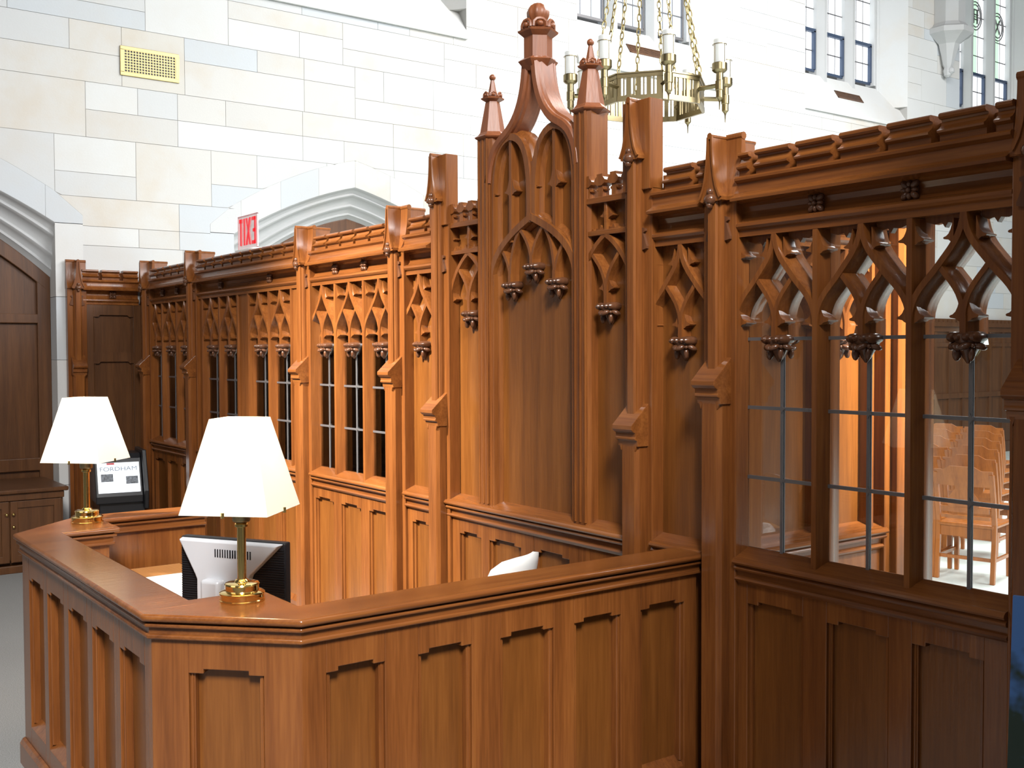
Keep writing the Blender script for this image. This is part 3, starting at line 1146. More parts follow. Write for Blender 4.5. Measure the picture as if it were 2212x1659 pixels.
panel_face(CEN, -.70, .70, 0, .893, [(-.62, -.42), (-.28, -.02), (.08, .34), (.41, .60)], cb, .832)
mb = MB(CEN); mb.ext(SILL, -.70, .70)
make('sill_rail', mb, W_Y, cb, smooth=25)

# side of the vestibule seen through the right-hand glass -------------------------
vs = thing('vestibule_side', 'lit oak panelled return with carved arch, seen through the right-hand leaded glass', 'screen', (3.6, 2.76, 0))
mb = MB(VES); mb.box(3.135, 4.16, -.10, -.05, .0, 2.17)
make('solid_panel', mb, W_P, vs, smooth=0)
for u in (3.20, 3.565, 3.925): mullion(VES, u, vs)
ogee_light(VES, 3.745, .36, vs)
ogee_light(VES, 3.385, .36, vs)
cornice(VES, 3.135, 4.16, vs, phase=3.745)
mb = MB(VES); mb.ext(SILL, 3.135, 4.0); make('sill_rail', mb, W_X, vs, smooth=25)
panel_face(VES, 3.135, 4.0, 0, .893, [(3.24, 3.52), (3.61, 3.88)], vs, .832)
mb = MB(VES); mb.box(3.985, 4.16, -.11, .02, 0, 2.16); mb.box(4.03, 4.12, .0, .05, 0, 2.3)
make('end_post', mb, W_Z, vs, bevel=.006, smooth=0)

# panelling returning along the stone wall ---------------------------------------
rp = thing('return_panelling', 'dark oak panelling with battlements against the stone wall, behind the far lamp', 'panelling', (2.75, 9.70, 0))
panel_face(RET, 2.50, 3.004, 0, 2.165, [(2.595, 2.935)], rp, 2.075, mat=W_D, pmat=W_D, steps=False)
for a, b in ((1.665, 1.745), (.80, .88)):
    mb = MB(RET); mb.box(2.59, 2.94, -.02, .001, a, b)
    make('panel_rail', mb, W_D, rp, smooth=0)
for z in (2.075, 1.665):
    mb = MB(RET)
    mb.extn([(2.59, z+.004), (2.94, z+.004), (2.94, z-.018), (2.90, z-.018), (2.885, z-.002), (2.65, z-.002), (2.635, z-.018), (2.59, z-.018)], -.02, .002)
    make('panel_head', mb, W_D, rp, smooth=0)
cornice(RET, 2.50, 2.985, rp, phase=2.745)
mb = MB(RET); rosette(mb, 2.762, 2.248, -.010); make('rosette', mb, W_C, rp, smooth=50)


def RETP(u, n, z): return (u, min(9.70-n, 9.748), z)
pr = post(2.455, 2.541, 1.634, 'dark oak end post with gabled head against the stone wall, above the far lamp shade', RETP)


# ------------------------------------------------------------------ reception desk
desk = thing('reception_desk', 'oak reception desk with panelled sides and chamfered corners in front of the screen', 'desk', (1.9, 4.03, 0))
H = .98
# outline of the counter rail seen from above, counter-clockwise
CAP = [(2.985, 2.81), (2.985, 2.985), (1.385, 2.985), (1.385, 3.262), (1.147, 3.262), (1.147, 4.798), (1.385, 4.798), (1.385, 5.075),
       (1.90, 5.075), (1.90, 5.25), (1.312, 5.25), (.965, 4.903), (.965, 3.157), (1.312, 2.81)]
mb = MB(); mb.extz(CAP, .957, H)
make('counter_rail', mb, W_X, desk, bevel=.010, seg=3, smooth=50)
mb = MB()
mb.extz(offset_poly(CAP, .012), .938, .951)
mb.extz(offset_poly(CAP, .018), .902, .917)
make('counter_bead', mb, W_X, desk, bevel=.005, seg=2, smooth=50)
mb = MB()
mb.extz(offset_poly(CAP, .026), .915, .958)
make('counter_frieze', mb, W_X, desk, smooth=0)
mb = MB()
mb.extz(offset_poly(CAP, [.02]+[.04]*7+[.02]+[.085]*5), .0, .91)
make('desk_carcass', mb, W_Z, desk, smooth=0)


def seg_frame(p, q):
    """frame running from p to q, outward on the right-hand side"""
    a, b = Vector(p), Vector(q)
    d = (b-a).normalized()
    nn = Vector((d.y, -d.x))
    return (b-a).length, (lambda u, n, z: (a.x+d.x*u+nn.x*n, a.y+d.y*u+nn.y*n, z))


OB = offset_poly(CAP, .034)
n = len(OB)
def side(i): return OB[i], OB[(i+1) % n]
segs = []
# right-hand front: from the near chamfer to the screen; left side; chamfers; far side
for idx, cnt, e0, e1 in ((13, None, 0, 0), (12, 1, 0, 0), (11, None, 0, 0), (10, 1, 0, 0), (9, 1, 0, 0)):
    p, q = side(idx)
    Ln, T = seg_frame(p, q)
    if idx == 13:
        op = [(x0-p[0], x1-p[0]) for x0, x1 in ((1.406, 1.602), (1.722, 1.922), (2.037, 2.260), (2.352, 2.567), (2.665, 2.885))]
    elif idx == 11:
        ys = [(4.77, 4.52), (4.455, 4.20), (4.135, 3.88), (3.815, 3.56), (3.495, 3.24)]
        op = [(p[1]-a, p[1]-b) for a, b in ys]
    elif idx == 12:
        op = [(.115, Ln-.115)]
        op = [(Ln-.385, Ln-.105)] if False else op
    else:
        op = [(.11, Ln-.11)]
    panel_face(T, 0.0, Ln, .0, .902, op, desk, .815, mat=W_Z, zb=.20, depth=.036)
    mb = MB(T); mb.ext([(0.001, .0), (.022, .0), (.022, .085), (.012, .10), (.001, .105)], 0.0, Ln)
    make('plinth', mb, W_X, desk, smooth=0)
mb = MB(); mb.extz([(1.72, 3.02), (1.72, 5.02), (1.30, 5.02), (1.06, 4.80), (1.06, 3.27), (1.30, 3.02)], .715, .745)
make('worktop', mb, wood('worktop_oak', 'y', light=(.5, .26, .10), mid=(.42, .2, .07), dark=(.34, .15, .05), rough=.3), desk, bevel=.004, smooth=0)
pp = MB(); pp.box(1.20, 1.70, 4.22, 4.78, .7455, .7475)
tag(make('paper_sheet', pp, PAPER, smooth=0), 'bright white sheet lying on the worktop inside the desk', 'paper')

# ------------------------------------------------------------------ brass desk lamps
def lamp(label, loc):
    r = thing('desk_lamp', label, 'lamp', loc, group='brass lamps on the desk')
    mb = MB(); mb.lathe((0, 0), [(.0, .0), (.069, .0), (.069, .006), (.067, .008), (.067, .022), (.069, .024), (.069, .028), (.064, .031), (.052, .033), (.051, .035), (.051, .050), (.053, .052), (.051, .056), (.045, .058), (.024, .059), (.021, .064), (.016, .068), (.0, .068)], 48)
    make('base', mb, BRASS, r, local=True, smooth=25)
    mb = MB(); mb.lathe((0, 0), [(.0135, .06), (.0135, .228), (.020, .230), (.020, .238), (.017, .242), (.010, .243)], 32)
    make('pole', mb, BRASS, r, local=True, smooth=25)
    mb = MB(); mb.lathe((0, 0), [(.012, .242), (.026, .246), (.028, .252), (.028, .300), (.022, .312), (.014, .316), (.013, .36)], 32)
    make('socket', mb, BRASS_D, r, local=True, smooth=25)
    mb = MB()
    mb.tube([(0, 0, .535), (0, 0, .557)], .004, 8)
    for k in range(4):
        a = k*pi/2
        mb.tube([(.008*cos(a), .008*sin(a), .545), (.097*cos(a), .097*sin(a), .555)], .0025, 6)
        mb.tube([(.026*cos(a), .026*sin(a), .290), (.10*cos(a), .10*sin(a), .283), (.192*cos(a), .192*sin(a), .287)], .0025, 6)
    make('shade_harness', mb, BRASS, r, local=True)
    mb = MB()
    def sq(h, z, b=.0025):
        o = []
        for k in range(4):
            a = k*pi/2
            t = Vector((-sin(a), cos(a)))
            c = Vector((cos(a), sin(a)))*h
            i0 = c + (Vector((-cos(a), -sin(a))) - t)*b*.7
            i1 = c + (Vector((-cos(a), -sin(a))) + t)*b*.7
            o += [(i0.x, i0.y, z), (i1.x, i1.y, z)]
        return o
    mb.loft([sq(.197, .282), sq(.100, .565), sq(.0985, .565), sq(.1955, .282), sq(.197, .282)], caps=False)
    sh = make('shade', mb, SHADE, r, local=True, smooth=0)
    mb = MB()
    for k in range(4):
        a = pi/4+k*pi/2
        mb.box(.139*cos(a)-.004, .139*cos(a)+.004, .139*sin(a)-.004, .139*sin(a)+.004, .276, .292)
    make('shade_clip', mb, BRASS, sh, local=True, smooth=0)
    mb = MB(); mb.ell((0, 0, .41), (.028, .028, .042), 16, 10)
    make('bulb', mb, glow('bulb_glass', (1.0, .86, .62), 6), r, local=True, smooth=60)
    d = bpy.data.lights.new('bulb_light', 'POINT')
    d.energy = 11
    d.color = (1.0, .80, .54)
    d.shadow_soft_size = .045
    o = bpy.data.objects.new('bulb_light', d)
    COL.objects.link(o)
    o.parent = r
    o.location = (0, 0, .46)
    return r


lamp('nearer brass lamp with square cream shade on the near corner of the desk', (1.272, 3.148, H))
lamp('farther brass lamp with square cream shade on the far left corner of the desk', (1.301, 5.022, H))

# ------------------------------------------------------------------ monitor seen from behind
def bp_z(x, y, z):
    d = fw*2314.0 + rt*(x-1106.0) - up*(y-829.5)
    t = (z-HC)/d.z
    return Vector((0, 0, HC)) + d*t


c = Vector((1.56, 3.86, .745))
a = bp_z(388, 1160, 1.05); b = bp_z(613, 1177, 1.05)
mx = (b-a); mx.z = 0
Wm = mx.length; mx.normalize()
my = Vector((-mx.y, mx.x, 0))                    # away from the camera (towards the screen side)
ctr = (a+b)/2
mon = thing('computer_monitor', 'silver and black computer monitor seen from behind inside the desk', 'monitor', (ctr.x, ctr.y, .745))
def MT(u, n, z): return (ctr.x+mx.x*u-my.x*n, ctr.y+mx.y*u-my.y*n, .745+z)   # n towards the camera
hm, tm = Wm/2, 1.055-.745
mb = MB(MT); mb.box(-hm, hm, -.045, -.008, .045, tm)
make('bezel', mb, BLACK, mon, bevel=.006, smooth=0)
mb = MB(MT)
q = [(-hm+.004, tm-.004), (hm-.004, tm-.004), (hm-.02, tm-.02), (hm*.42, tm-.125), (hm*.38, tm-.15), (hm*.38, .055), (-hm*.62, .055), (-hm*.62, tm-.15), (-hm*.66, tm-.13)]
mb.loft([[(u, -.010, z) for u, z in q], [(u*.96, .022, z-.004) for u, z in q]])
make('rear_cover', mb, SILVER, mon, bevel=.005, smooth=0)
mb = MB(MT)
for k in range(9): mb.box(hm*.05+k*.011, hm*.05+k*.011+.005, .0215, .0235, tm-.065, tm-.035)
for k in range(9): mb.box(-hm*.15+k*.011-.02, -hm*.15+k*.011-.0155, .0215, .0235, tm-.065, tm-.035)
make('vent_slots', mb, BLACK, mon, smooth=0)
mb = MB(MT); mb.box(-hm*.42, -hm*.05, .015, .060, .02, tm-.145)
make('stand_column', mb, SILVER, mon, bevel=.014, seg=3, smooth=50)
mb = MB(MT); mb.lathe((-hm*.1, .0), [(.0, .0), (.11, .0), (.11, .008), (.09, .016), (.0, .018)], 32)
make('stand_foot', mb, SILVER, mon)
for s in (-1, 1):
    mb = MB(MT)
    for k in range(26):
        mb.box(*(sorted((s*(hm-.004), s*hm*(.40 if s > 0 else .64)))), -.0085, -.005, .06+k*.0088, .064+k*.0088)
    make('rear_ribs', mb, BLACK, mon, smooth=0)

# white plastic chair whose back just shows over the counter
wc = thing('white_chair', 'white plastic chair whose rounded back just rises above the counter rail', 'chair', (2.34, 3.46, 0), rz=radians(24))
mb = MB()
rings = []
for k, (z, w, y, t) in enumerate([(.60, .15, -.17, .018), (.70, .175, -.19, .018), (.80, .18, -.215, .018), (.88, .17, -.235, .018), (.935, .155, -.245, .017), (.962, .12, -.25, .014), (.972, .06, -.252, .008)]):
    ring = []
    for j in range(13):
        u = -w+2*w*j/12
        ring.append((u, y+.09*(u/.21)**2-t, z))
    for j in range(12, -1, -1):
        u = -w+2*w*j/12
        ring.append((u, y+.09*(u/.21)**2+t, z))
    rings.append(ring)
mb.loft(rings)
make('backrest', mb, WHITE, wc, local=True, smooth=50)
mb = MB(); mb.extz([(.21*cos(t*pi/12), .20*sin(t*pi/12)) for t in range(24)], .43, .47); make('seat', mb, WHITE, wc, local=True, bevel=.015, seg=3)
mb = MB()
for s in (-1, 1): mb.tube([(s*.10, -.15, .45), (s*.11, -.19, .55), (s*.12, -.175, .64)], .012, 8)
make('back_bracket', mb, SILVER, wc, local=True)
mb = MB(); mb.tube([(0, 0, .08), (0, 0, .43)], .025, 12); make('gas_column', mb, SILVER, wc, local=True)
for k in range(5):
    a = k*2*pi/5
    mb = MB(); mb.tube([(0, 0, .10), (.26*cos(a), .26*sin(a), .065)], .018, 8); mb.ell((.27*cos(a), .27*sin(a), .03), (.03, .03, .03), 10, 6)
    make('leg', mb, BLACK, wc, local=True)

# ------------------------------------------------------------------ built-in cabinet before the left arch
cab = thing('low_cabinet', 'low dark oak cabinet with brass knobs under the left arched door', 'cabinet', (1.2, 9.5, 0))
mb = MB(); mb.box(.2, 2.185, 9.15, 9.93, .10, .63); mb.box(.2, 2.15, 9.20, 9.93, 0, .10)
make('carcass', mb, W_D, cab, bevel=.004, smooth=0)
mb = MB(); mb.box(.2, 2.22, 9.10, 9.94, .63, .665); make('counter', mb, W_D, cab, bevel=.010, seg=3, smooth=50)
mb = MB(); mb.box(.2, 2.19, 9.125, 9.15, .575, .63); mb.box(.2, 2.18, 9.12, 9.16, .0, .06); make('rail', mb, W_D, cab, bevel=.005, smooth=0)
for a, b, kx in ((1.785, 2.165, 1.805), (1.395, 1.775, 1.755), (1.005, 1.385, 1.03), (.615, .995, .975)):
    d = MB()
    d.box(a, a+.055, 9.128, 9.15, .085, .57); d.box(b-.055, b, 9.128, 9.15, .085, .57); d.box(a+.05, b-.05, 9.129, 9.15, .085, .14); d.box(a+.05, b-.05, 9.129, 9.15, .515, .57)
    d.box(a+.05, b-.05, 9.142, 9.15, .13, .52)
    door = make('cabinet_door', d, W_D, cab, bevel=.003, smooth=0)
    for z in ((.47, .37) if kx == 1.805 else (.47,)):
        m = MB(); m.ell((kx, 9.112, z), (.013, .013, .013), 12, 8); m.tube([(kx, 9.13, z), (kx, 9.112, z)], .006, 8)
        make('knob', m, BRASS, door, smooth=60)

# ------------------------------------------------------------------ information kiosk
kx = thing('information_kiosk', 'black information kiosk with a bright white screen, in the corner behind the far lamp', 'kiosk', (2.66, 9.2, 0), rz=radians(-8))
mb = MB(); mb.extz([(-.22, -.20), (.20, -.20), (.20, .24), (-.22, .24)], 0, .06); mb.box(-.19, .17, -.16, .22, .06, .52)
make('pedestal', mb, BLACK, kx, local=True, bevel=.006, smooth=0)
mb = MB()
mb.loft([[(x, -.20, .50), (x, -.20, .56), (x, -.09, .86), (x, -.05, .90), (x, .20, .90), (x, .22, .50)] for x in (-.22, .15)])
make('head', mb, BLACK, kx, local=True, bevel=.008, smooth=0)
mb = MB()
mb.loft([[(x, -.25, .45), (x, -.27, .60), (x, -.14, .93), (x, .24, .93), (x, .24, .45)] for x in (.152, .185)])
make('side_cheek', mb, BLACK, kx, local=True, bevel=.006, smooth=0)
sl = Vector((0, .11, .30)).normalized()
sn = Vector((0, -sl.z, sl.y))
def KS(u, n, z):
    p = Vector((0, -.20, .56)) + sl*z + sn*n
    return (-.035+u, p.y, p.z)
mb = MB(KS); mb.box(-.165, .165, .001, .005, .03, .285)
scr = make('screen', mb, glow('screen_white', (.90, .95, 1.0), .95), kx, local=True, smooth=0)
GREYPIC = plain('screen_photo_grey', (.16, .18, .21), .5, 0, .6, 55)
for u0, u1, z0, z1 in ((-.14, -.045, .125, .19), (.055, .15, .10, .165)):
    mb = MB(KS); mb.box(u0, u1, .0052, .0062, z0, z1)
    make('screen_picture', mb, GREYPIC, scr, local=True, smooth=0)
mb = MB(KS); mb.box(-.09, -.03, .0052, .0062, .268, .284)
make('screen_tab', mb, glow('screen_red', (.55, .06, .07), .5), scr, local=True, smooth=0)


def text_mesh(name, body, size, mat, parent, T, u, z, n, width=None, depth=.0006, mirror=False):
    cu = bpy.data.curves.new(name, 'FONT')
    cu.body = body
    cu.size = size
    cu.extrude = depth
    cu.align_x = 'CENTER'
    ob = bpy.data.objects.new(name, cu)
    COL.objects.link(ob)
    dg = bpy.context.evaluated_depsgraph_get()
    me = bpy.data.meshes.new_from_object(ob.evaluated_get(dg))
    bpy.data.objects.remove(ob)
    xs = [v.co.x for v in me.vertices]
    k = (width/(max(xs)-min(xs))) if width else 1
    m = MB(T)
    m.add([((u-v.co.x*k) if mirror else (u+v.co.x*k), n+v.co.z, z+v.co.y) for v in me.vertices], [tuple(p.vertices) for p in me.polygons])
    return make(name, m, mat, parent, local=True, smooth=0)


text_mesh('screen_title', 'FORDHAM', .050, plain('screen_title_grey', (.30, .36, .44), .6), scr, KS, .0, .215, .006, .29)

# ------------------------------------------------------------------ exit sign standing on top of the screen
SIGN_P = plain('acrylic_white', (.82, .80, .80), .2)
SIGN_R = glow('sign_red', (.90, .015, .03), .55)
ex = thing('exit_sign', 'red and clear exit sign seen from behind, standing on the battlements', 'sign', (3.10, 7.48, 2.469))
def EX(u, n, z): return (-n, -u, z)            # u to the right of the picture, n towards the camera
acr = frosted('clear_acrylic', (.92, .84, .84), .45)
mb = MB(EX)
mb.box(-.175, .175, -.004, .004, .03, .275)
pl = make('clear_plate', mb, acr, ex, local=True, smooth=0)
mb = MB(EX)
for a, b, c, d in ((-.179, .179, .27, .278), (-.179, .179, .026, .034), (-.179, -.171, .03, .275), (.171, .179, .03, .275)): mb.box(a, b, -.005, .005, c, d)
make('plate_edge', mb, plain('pink_acrylic_edge', (.90, .48, .50), .3), ex, local=True, smooth=0)
mb = MB(EX)
def bar(a, b, c, d): mb.box(a, b, -.007, .007, c, d)
# E X I T reads reversed from this side: from left to right T I X E
bar(-.150, -.100, .228, .255); bar(-.134, -.116, .06, .255)
bar(-.068, -.050, .06, .255)
for s in (-1, 1): mb.extn([(.015-s*.032-.010, .06), (.015-s*.032+.010, .06), (.015+s*.032+.010, .255), (.015+s*.032-.010, .255)], -.007, .007+s*.0005)
bar(.128, .146, .06, .255); bar(.084, .146, .06, .084); bar(.084, .146, .231, .255); bar(.100, .146, .147, .170)
make('letters', mb, SIGN_R, ex, local=True, smooth=0)
mb = MB(EX); mb.box(-.165, .19, -.025, .035, .0, .028); mb.ell((.16, .03, .012), (.07, .03, .016), 12, 6)
make('sign_base', mb, WHITE, ex, local=True, bevel=.004)

# ------------------------------------------------------------------ brass wall grille
vg = thing('wall_vent', 'rectangular brass air grille high on the pale stone wall', 'vent', (3.13, WY, 4.33))
mb = MB()
vx0, vx1, vz0, vz1 = 2.868, 3.393, 4.197, 4.457
for a, b, c, d in ((vx0, vx1, vz1-.032, vz1), (vx0, vx1, vz0, vz0+.032), (vx0, vx0+.034, vz0+.032, vz1-.032), (vx1-.034, vx1, vz0+.032, vz1-.032)): mb.box(a, b, WY-.014, WY, c, d)
make('frame', mb, BRASS_S, vg, bevel=.003, smooth=0)
mb = MB()
NX, NZ = 18, 8
for k in range(NX+1):
    x = vx0+.034+(vx1-vx0-.068)*k/NX
    mb.box(x-.0042, x+.0042, WY-.012, WY-.004, vz0+.03, vz1-.03)
for k in range(NZ+1):
    z = vz0+.032+(vz1-vz0-.064)*k/NZ
    mb.box(vx0+.03, vx1-.03, WY-.011, WY-.004, z-.0042, z+.0042)
make('lattice', mb, BRASS_S, vg, smooth=0)
mb = MB(); mb.box(vx0+.03, vx1-.03, WY-.003, WY-.001, vz0+.03, vz1-.03)
make('backing', mb, BLACK, vg, smooth=0)

# louvred slots in two of the window sills
for i, wn in ((1, 'second'), (2, 'third')):
    x0, x1 = WIN[i]
    f = .55
    r = thing('sill_vent', 'brown louvred vent let into the sloping sill %s' % ('behind the chandelier' if i == 1 else 'of the bright window right of the chandelier'), 'vent', ((x0+x1)/2, WY+.17, 5.46), group='sill vents')
    def SV(u, n, z):
        y = WY-.035+(.395)*z
        return ((x0+x1)/2+u, y-n*.76, WZ0+.05+(5.76-WZ0-.05)*z+n*.55)
    mb = MB(SV)
    mb.box(-.30, .30, -.002, .012, .42, .44); mb.box(-.30, .30, -.002, .012, .60, .62); mb.box(-.30, -.28, -.002, .012, .42, .62); mb.box(.28, .30, -.002, .012, .42, .62)
    make('frame', mb, W_D, r, smooth=0)
    mb = MB(SV)
    for k in range(6): mb.box(-.28, .28, .0, .009, .445+k*.026, .458+k*.026)
    make('louvre', mb, W_D, r, smooth=0)

# carved stone corbel between the right-hand windows
cx, cz = 15.62, 6.02
mb = MB(lambda u, n, z: (u, min(n, WY-.001), z))
mb.lathe((cx, WY-.10), [(.02, 6.02), (.06, 6.05), (.075, 6.12), (.06, 6.17), (.085, 6.22), (.12, 6.36), (.17, 6.52), (.30, 6.62), (.38, 6.66), (.38, 6.74), (.30, 6.78), (.25, 6.84), (.25, 7.9)], 8, pi/8)
mb.lathe((cx-.0, WY-.16), [(.01, 6.06), (.05, 6.09), (.05, 6.14), (.01, 6.18)], 10)
tag(make('stone_corbel', mb, ST_TRIM, smooth=20), 'grey carved stone corbel hanging on the wall between two tall windows', 'corbel')


# ------------------------------------------------------------------ chandelier
CH = Vector((6.65, 7.0, 0))
ch = thing('chandelier', 'octagonal brass chandelier with eight white glass candles hanging behind the screen', 'chandelier', (CH.x, CH.y, 3.95))
vd = Vector((CH.x, CH.y, 0)).normalized()          # away from the camera
vr = Vector((vd.y, -vd.x, 0))
def CT(a, r, z): return (CH.x+vr.x*r*sin(a)-vd.x*r*cos(a), CH.y+vr.y*r*sin(a)-vd.y*r*cos(a), z)
RR, ZB, ZTp = .50, 3.86, 4.09
for k in range(8):
    a0, a1 = radians(13.5+45*k), radians(13.5+45*(k+1))
    p0, p1 = Vector(CT(a0, RR, 0)), Vector(CT(a1, RR, 0))
    d = (p1-p0); Ln = d.length; d.normalize(); nn = Vector((d.y, -d.x, 0))
    def TT(u, n, z): return (p0.x+d.x*u+nn.x*n, p0.y+d.y*u+nn.y*n, z)
    mb = MB(TT)
    mb.box(-.003, Ln+.003, -.012, .012, ZTp-.035, ZTp); mb.box(-.003, Ln+.003, -.012, .012, ZB, ZB+.045)
    mb.box(-.004, Ln+.004, -.022, .022, ZTp-.004, ZTp+.008)
    x = 0.0
    slots = []
    x = .030
    while x+.022 < Ln-.015:
        slots.append((x, x+.020)); x += .030 if len(slots) % 2 == 1 else .055
    prev = 0
    for s0, s1 in slots:
        mb.box(prev, s0, -.008, .008, ZB+.04, ZTp-.03); prev = s1
    mb.box(prev, Ln, -.008, .008, ZB+.04, ZTp-.03)
    make('ring_side', mb, BRASS_D, ch, smooth=0)
OPAL = glow('opal_glass', (.95, .97, .94), .32)
RC = .70
for k in range(8):
    a = radians(13.5+45*k)
    c = CT(a, RC, 0)
    mb = MB()
    q0, q1 = Vector(CT(a, RR-.02, 3.985)), Vector(CT(a, RC, 3.985))
    mb.tube([tuple(q0), tuple(q1)], .020, 4)
    arm = make('arm', mb, BRASS_D, ch, smooth=0)
    mb = MB()
    mb.lathe(c[:2], [(.004, 3.78), (.006, 3.84), (.012, 3.86), (.020, 3.87), (.030, 3.88), (.030, 3.94), (.036, 3.945), (.036, 4.02), (.030, 4.025), (.030, 4.085), (.050, 4.095), (.064, 4.11), (.064, 4.165), (.060, 4.17), (.058, 4.12), (.03, 4.11)], 20)
    make('candle_socket', mb, BRASS_D, arm, smooth=25)
    mb = MB(); mb.lathe(c[:2], [(.050, 4.115), (.052, 4.12), (.052, 4.365), (.046, 4.372), (.0, 4.372)], 20)
    make('glass_candle', mb, OPAL, arm, smooth=30)
    mb = MB()
    mb.tube([(c[0]+.058*cos(t*pi/10), c[1]+.058*sin(t*pi/10), 4.325) for t in range(20)], .0035, 6, True)
    for t in range(4): mb.tube([(c[0]+.058*cos(t*pi/2), c[1]+.058*sin(t*pi/2), 4.16), (c[0]+.058*cos(t*pi/2), c[1]+.058*sin(t*pi/2), 4.325)], .0028, 6)
    make('candle_guard', mb, BRASS_D, arm)
TOP = Vector((CH.x, CH.y, 6.3))
for k in range(8):
    a = radians(13.5+45*k)
    p0 = Vector(CT(a, RR-.01, ZTp+.005))
    p1 = TOP + (Vector(CT(a, .10, 0))-Vector((CH.x, CH.y, 0)))
    Lc = (p1-p0).length
    t = (p1-p0).normalized()
    s1 = t.cross(Vector((0, 0, 1))).normalized()
    s2 = t.cross(s1)
    mb = MB()
    pitch = .062
    for j in range(int(Lc/pitch)):
        m = p0+t*(j+.5)*pitch
        s = s1 if j % 2 else s2
        pts = []
        for q in range(8):
            an = q*pi/4
            pts.append(tuple(m + t*(.040*cos(an)) + s*(.016*sin(an))))
        mb.tube(pts, .0058, 5, True)
    make('chain', mb, BRASS_S, ch, smooth=60)
mb = MB(); mb.lathe((CH.x, CH.y), [(.0, 6.25), (.14, 6.27), (.14, 6.30), (.05, 6.36), (.02, 6.45), (.02, 8.6), (.0, 8.6)], 20)
make('ceiling_stem', mb, BRASS_D, ch, smooth=30)

# ------------------------------------------------------------------ chairs in rows beyond the glass
E_ = Vector((-.205, .979, 0))                     # along a row
FWD = Vector((.979, .205, 0))                     # the way the chairs face
def make_chair(label, loc):
    r = thing('side_chair', label, 'chair', loc, rz=atan2(E_.y, E_.x), group='wooden chairs in rows beyond the glass')
    # local x runs along the row, local -y is the way it faces
    w, hB = .205, .84
    for s in (-1, 1):
        mb = MB(); mb.loft([[(s*w+dx, y+dy, z) for dx, dy in ((-.017, -.017), (.017, -.017), (.017, .017), (-.017, .017))] for y, z in ((.20, 0), (.17, .30), (.165, .44), (.20, .65), (.245, hB-.02))])
        make('rear_leg', mb, W_CH, r, local=True, bevel=.004, smooth=0)
        mb = MB(); mb.loft([[(s*(w-.01)+dx*k, -.20+dy*k, z) for dx, dy in ((-.02, -.02), (.02, -.02), (.02, .02), (-.02, .02))] for k, z in ((.75, 0), (1, .40))])
        make('front_leg', mb, W_CH, r, local=True, bevel=.004, smooth=0)
    mb = MB(); mb.extz([(-.208, .185), (-.214, -.21), (-.19, -.235), (.19, -.235), (.214, -.21), (.208, .185)], .405, .435)
    make('seat', mb, W_CH, r, local=True, bevel=.010, seg=3)
    mb = MB(); mb.box(-w, w, .150, .172, .33, .405); mb.box(-w, w, -.21, -.19, .33, .405); mb.box(-w, w, .16, .178, .16, .185); mb.box(-w-.01, -w+.01, -.19, .16, .16, .185); mb.box(w-.01, w+.01, -.19, .16, .16, .185)
    make('apron', mb, W_CH, r, local=True, smooth=0)
    def back(pts, t=.010, nm='crest_rail'):
        mb = MB()
        f = lambda x, z: .175+(z-.44)*.18 + .028*(1-(x/w)**2)
        rings = [[(x, f(x, z0)-t, z0), (x, f(x, z1)-t, z1), (x, f(x, z1)+t, z1), (x, f(x, z0)+t, z0)] for x, z0, z1 in pts]
        mb.loft(rings)
        return make(nm, mb, W_CH, r, local=True, smooth=40)
    top = lambda x: .842 + .030*max(0, min(1, (.14-abs(x))/.05))
    xs = [-.212+.424*k/24 for k in range(25)]
    back([(x, .735-.012*(abs(x) > .05), top(x)) for x in xs])
    back([(x, .52, .56) for x in xs[2:-2]], .009, 'lower_rail')
    back([(x, .47, .495) for x in xs[2:-2]], .008, 'lower_rail')
    sp = []
    for k in range(9):
        z = .55+.19*k/8
        ww = .085+.035*sin(k/8*pi*1.5+.4)
        sp.append((z, ww))
    mb = MB(); mb.loft([[(-ww, .175+(z-.44)*.18+.018, z), (ww, .175+(z-.44)*.18+.018, z), (ww, .175+(z-.44)*.18+.034, z), (-ww, .175+(z-.44)*.18+.034, z)] for z, ww in sp])
    make('back_splat', mb, W_CH, r, local=True, smooth=30)
    return r


ORD = ['nearest', 'second', 'third', 'fourth', 'fifth', 'farthest']
base = Vector((7.50, 4.455, 0))
first = None
for k in range(6):
    for c in range(2):
        p = base + Vector((.845, .455, 0))*k + Vector((-.09, .435, 0))*c - Vector((.19, .04, 0))*0
        lab = '%s wooden side chair in the %s column of chairs seen through the glass' % (ORD[k], 'right' if c == 0 else 'left')
        p = p + FWD*.18
        if first is None:
            first = make_chair(lab, p)
        else:
            copy_tree(first, p, first.rotation_euler.z, lab)

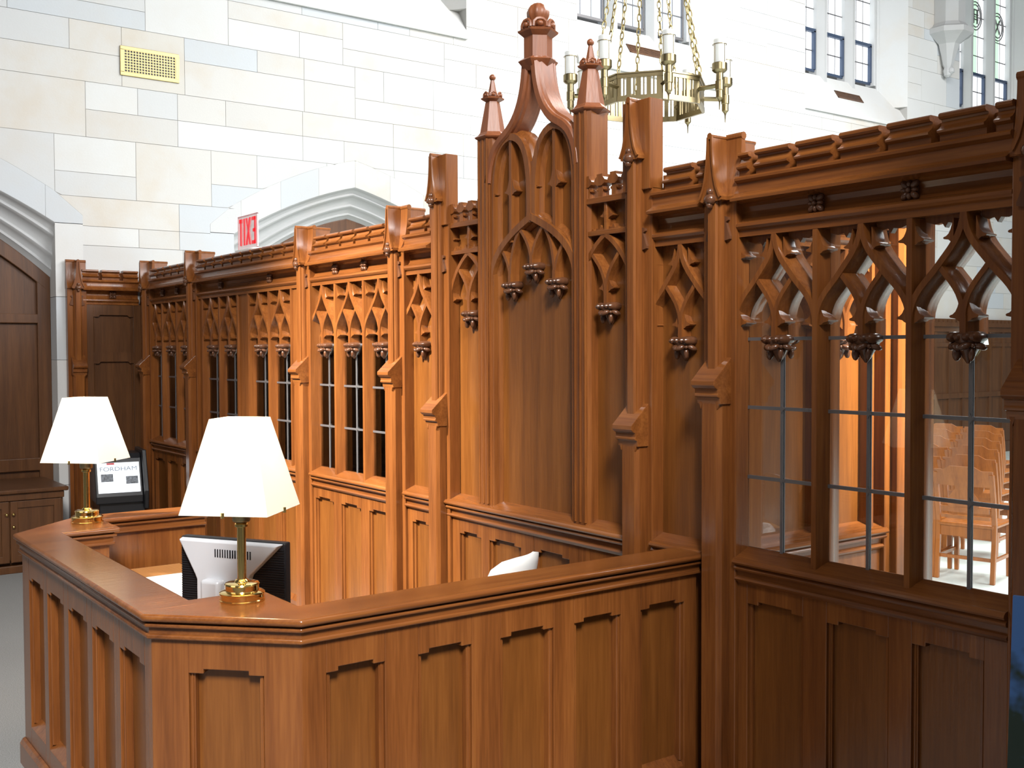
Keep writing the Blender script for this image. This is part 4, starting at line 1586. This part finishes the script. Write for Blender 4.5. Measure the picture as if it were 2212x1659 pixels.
# wall lamp on the panelling far behind the chairs
sx_, sz_ = 16.42, 1.79
sc = thing('wall_lamp', 'small white shaded wall lamp on the far panelling, partly hidden by a carved drop', 'lamp', (sx_, WY-.07, sz_))
mb = MB(); mb.lathe((sx_, WY-.22), [(.13, sz_+.02), (.085, sz_+.30), (.08, sz_+.30), (.125, sz_+.02)], 24)
make('lamp_shade', mb, glow('lit_shade', (.93, .98, .92), .95), sc, smooth=40)
mb = MB(); mb.tube([(sx_, WY-.08, sz_-.12), (sx_, WY-.16, sz_-.16), (sx_, WY-.22, sz_-.08), (sx_, WY-.22, sz_+.12)], .013, 8)
make('bracket_arm', mb, BRASS_D, sc)
mb = MB(); mb.box(sx_-.04, sx_+.04, WY-.095, WY-.078, sz_-.20, sz_-.04)
make('back_plate', mb, BRASS_D, sc, bevel=.006, smooth=0)

# ------------------------------------------------------------------ blue banner at the right edge
bn = thing('banner_stand', 'blue and dark green banner at the lower right edge of the picture', 'banner', (2.4, 1.0, 0))
mb, nt, N, L, b = None, None, None, None, None
bm_, nt, N, L, b = _mat('banner_print')
tc = N.new('ShaderNodeTexCoord'); sx = N.new('ShaderNodeSeparateXYZ'); nz = N.new('ShaderNodeTexNoise'); nz.inputs['Scale'].default_value = 22
ad = N.new('ShaderNodeMath'); ad.operation = 'MULTIPLY_ADD'; ad.inputs[1].default_value = .25
rp_ = N.new('ShaderNodeValToRGB')
L.new(tc.outputs['Object'], sx.inputs[0]); L.new(tc.outputs['Object'], nz.inputs['Vector'])
hf = N.new('ShaderNodeMath'); hf.operation = 'MULTIPLY'; hf.inputs[1].default_value = .5; L.new(sx.outputs['Z'], hf.inputs[0]); L.new(nz.outputs[0], ad.inputs[0]); L.new(hf.outputs[0], ad.inputs[2]); L.new(ad.outputs[0], rp_.inputs[0])
e = rp_.color_ramp.elements
e[0].position, e[0].color = .585, (.012, .03, .02, 1)
e[1].position, e[1].color = .665, (.06, .17, .46, 1)
L.new(rp_.outputs[0], b.inputs['Base Color']); b.inputs['Roughness'].default_value = .6
bd = Vector((.30, -.95, 0)).normalized()
def BN(u, n, z): return (2.30+bd.x*u+bd.y*n, 1.255+bd.y*u-bd.x*n, z)
mb = MB(BN); mb.loft([[(0-.02*(1-z), -.006, z), (.5, -.006, z), (.5, .006, z), (0-.02*(1-z), .006, z)] for z in (.06, 1.2)])
make('banner_sheet', mb, bm_, bn, smooth=0)
mb = MB(BN); mb.box(-.02, .52, -.05, .05, 0, .06); make('banner_base', mb, BLACK, bn, bevel=.01)
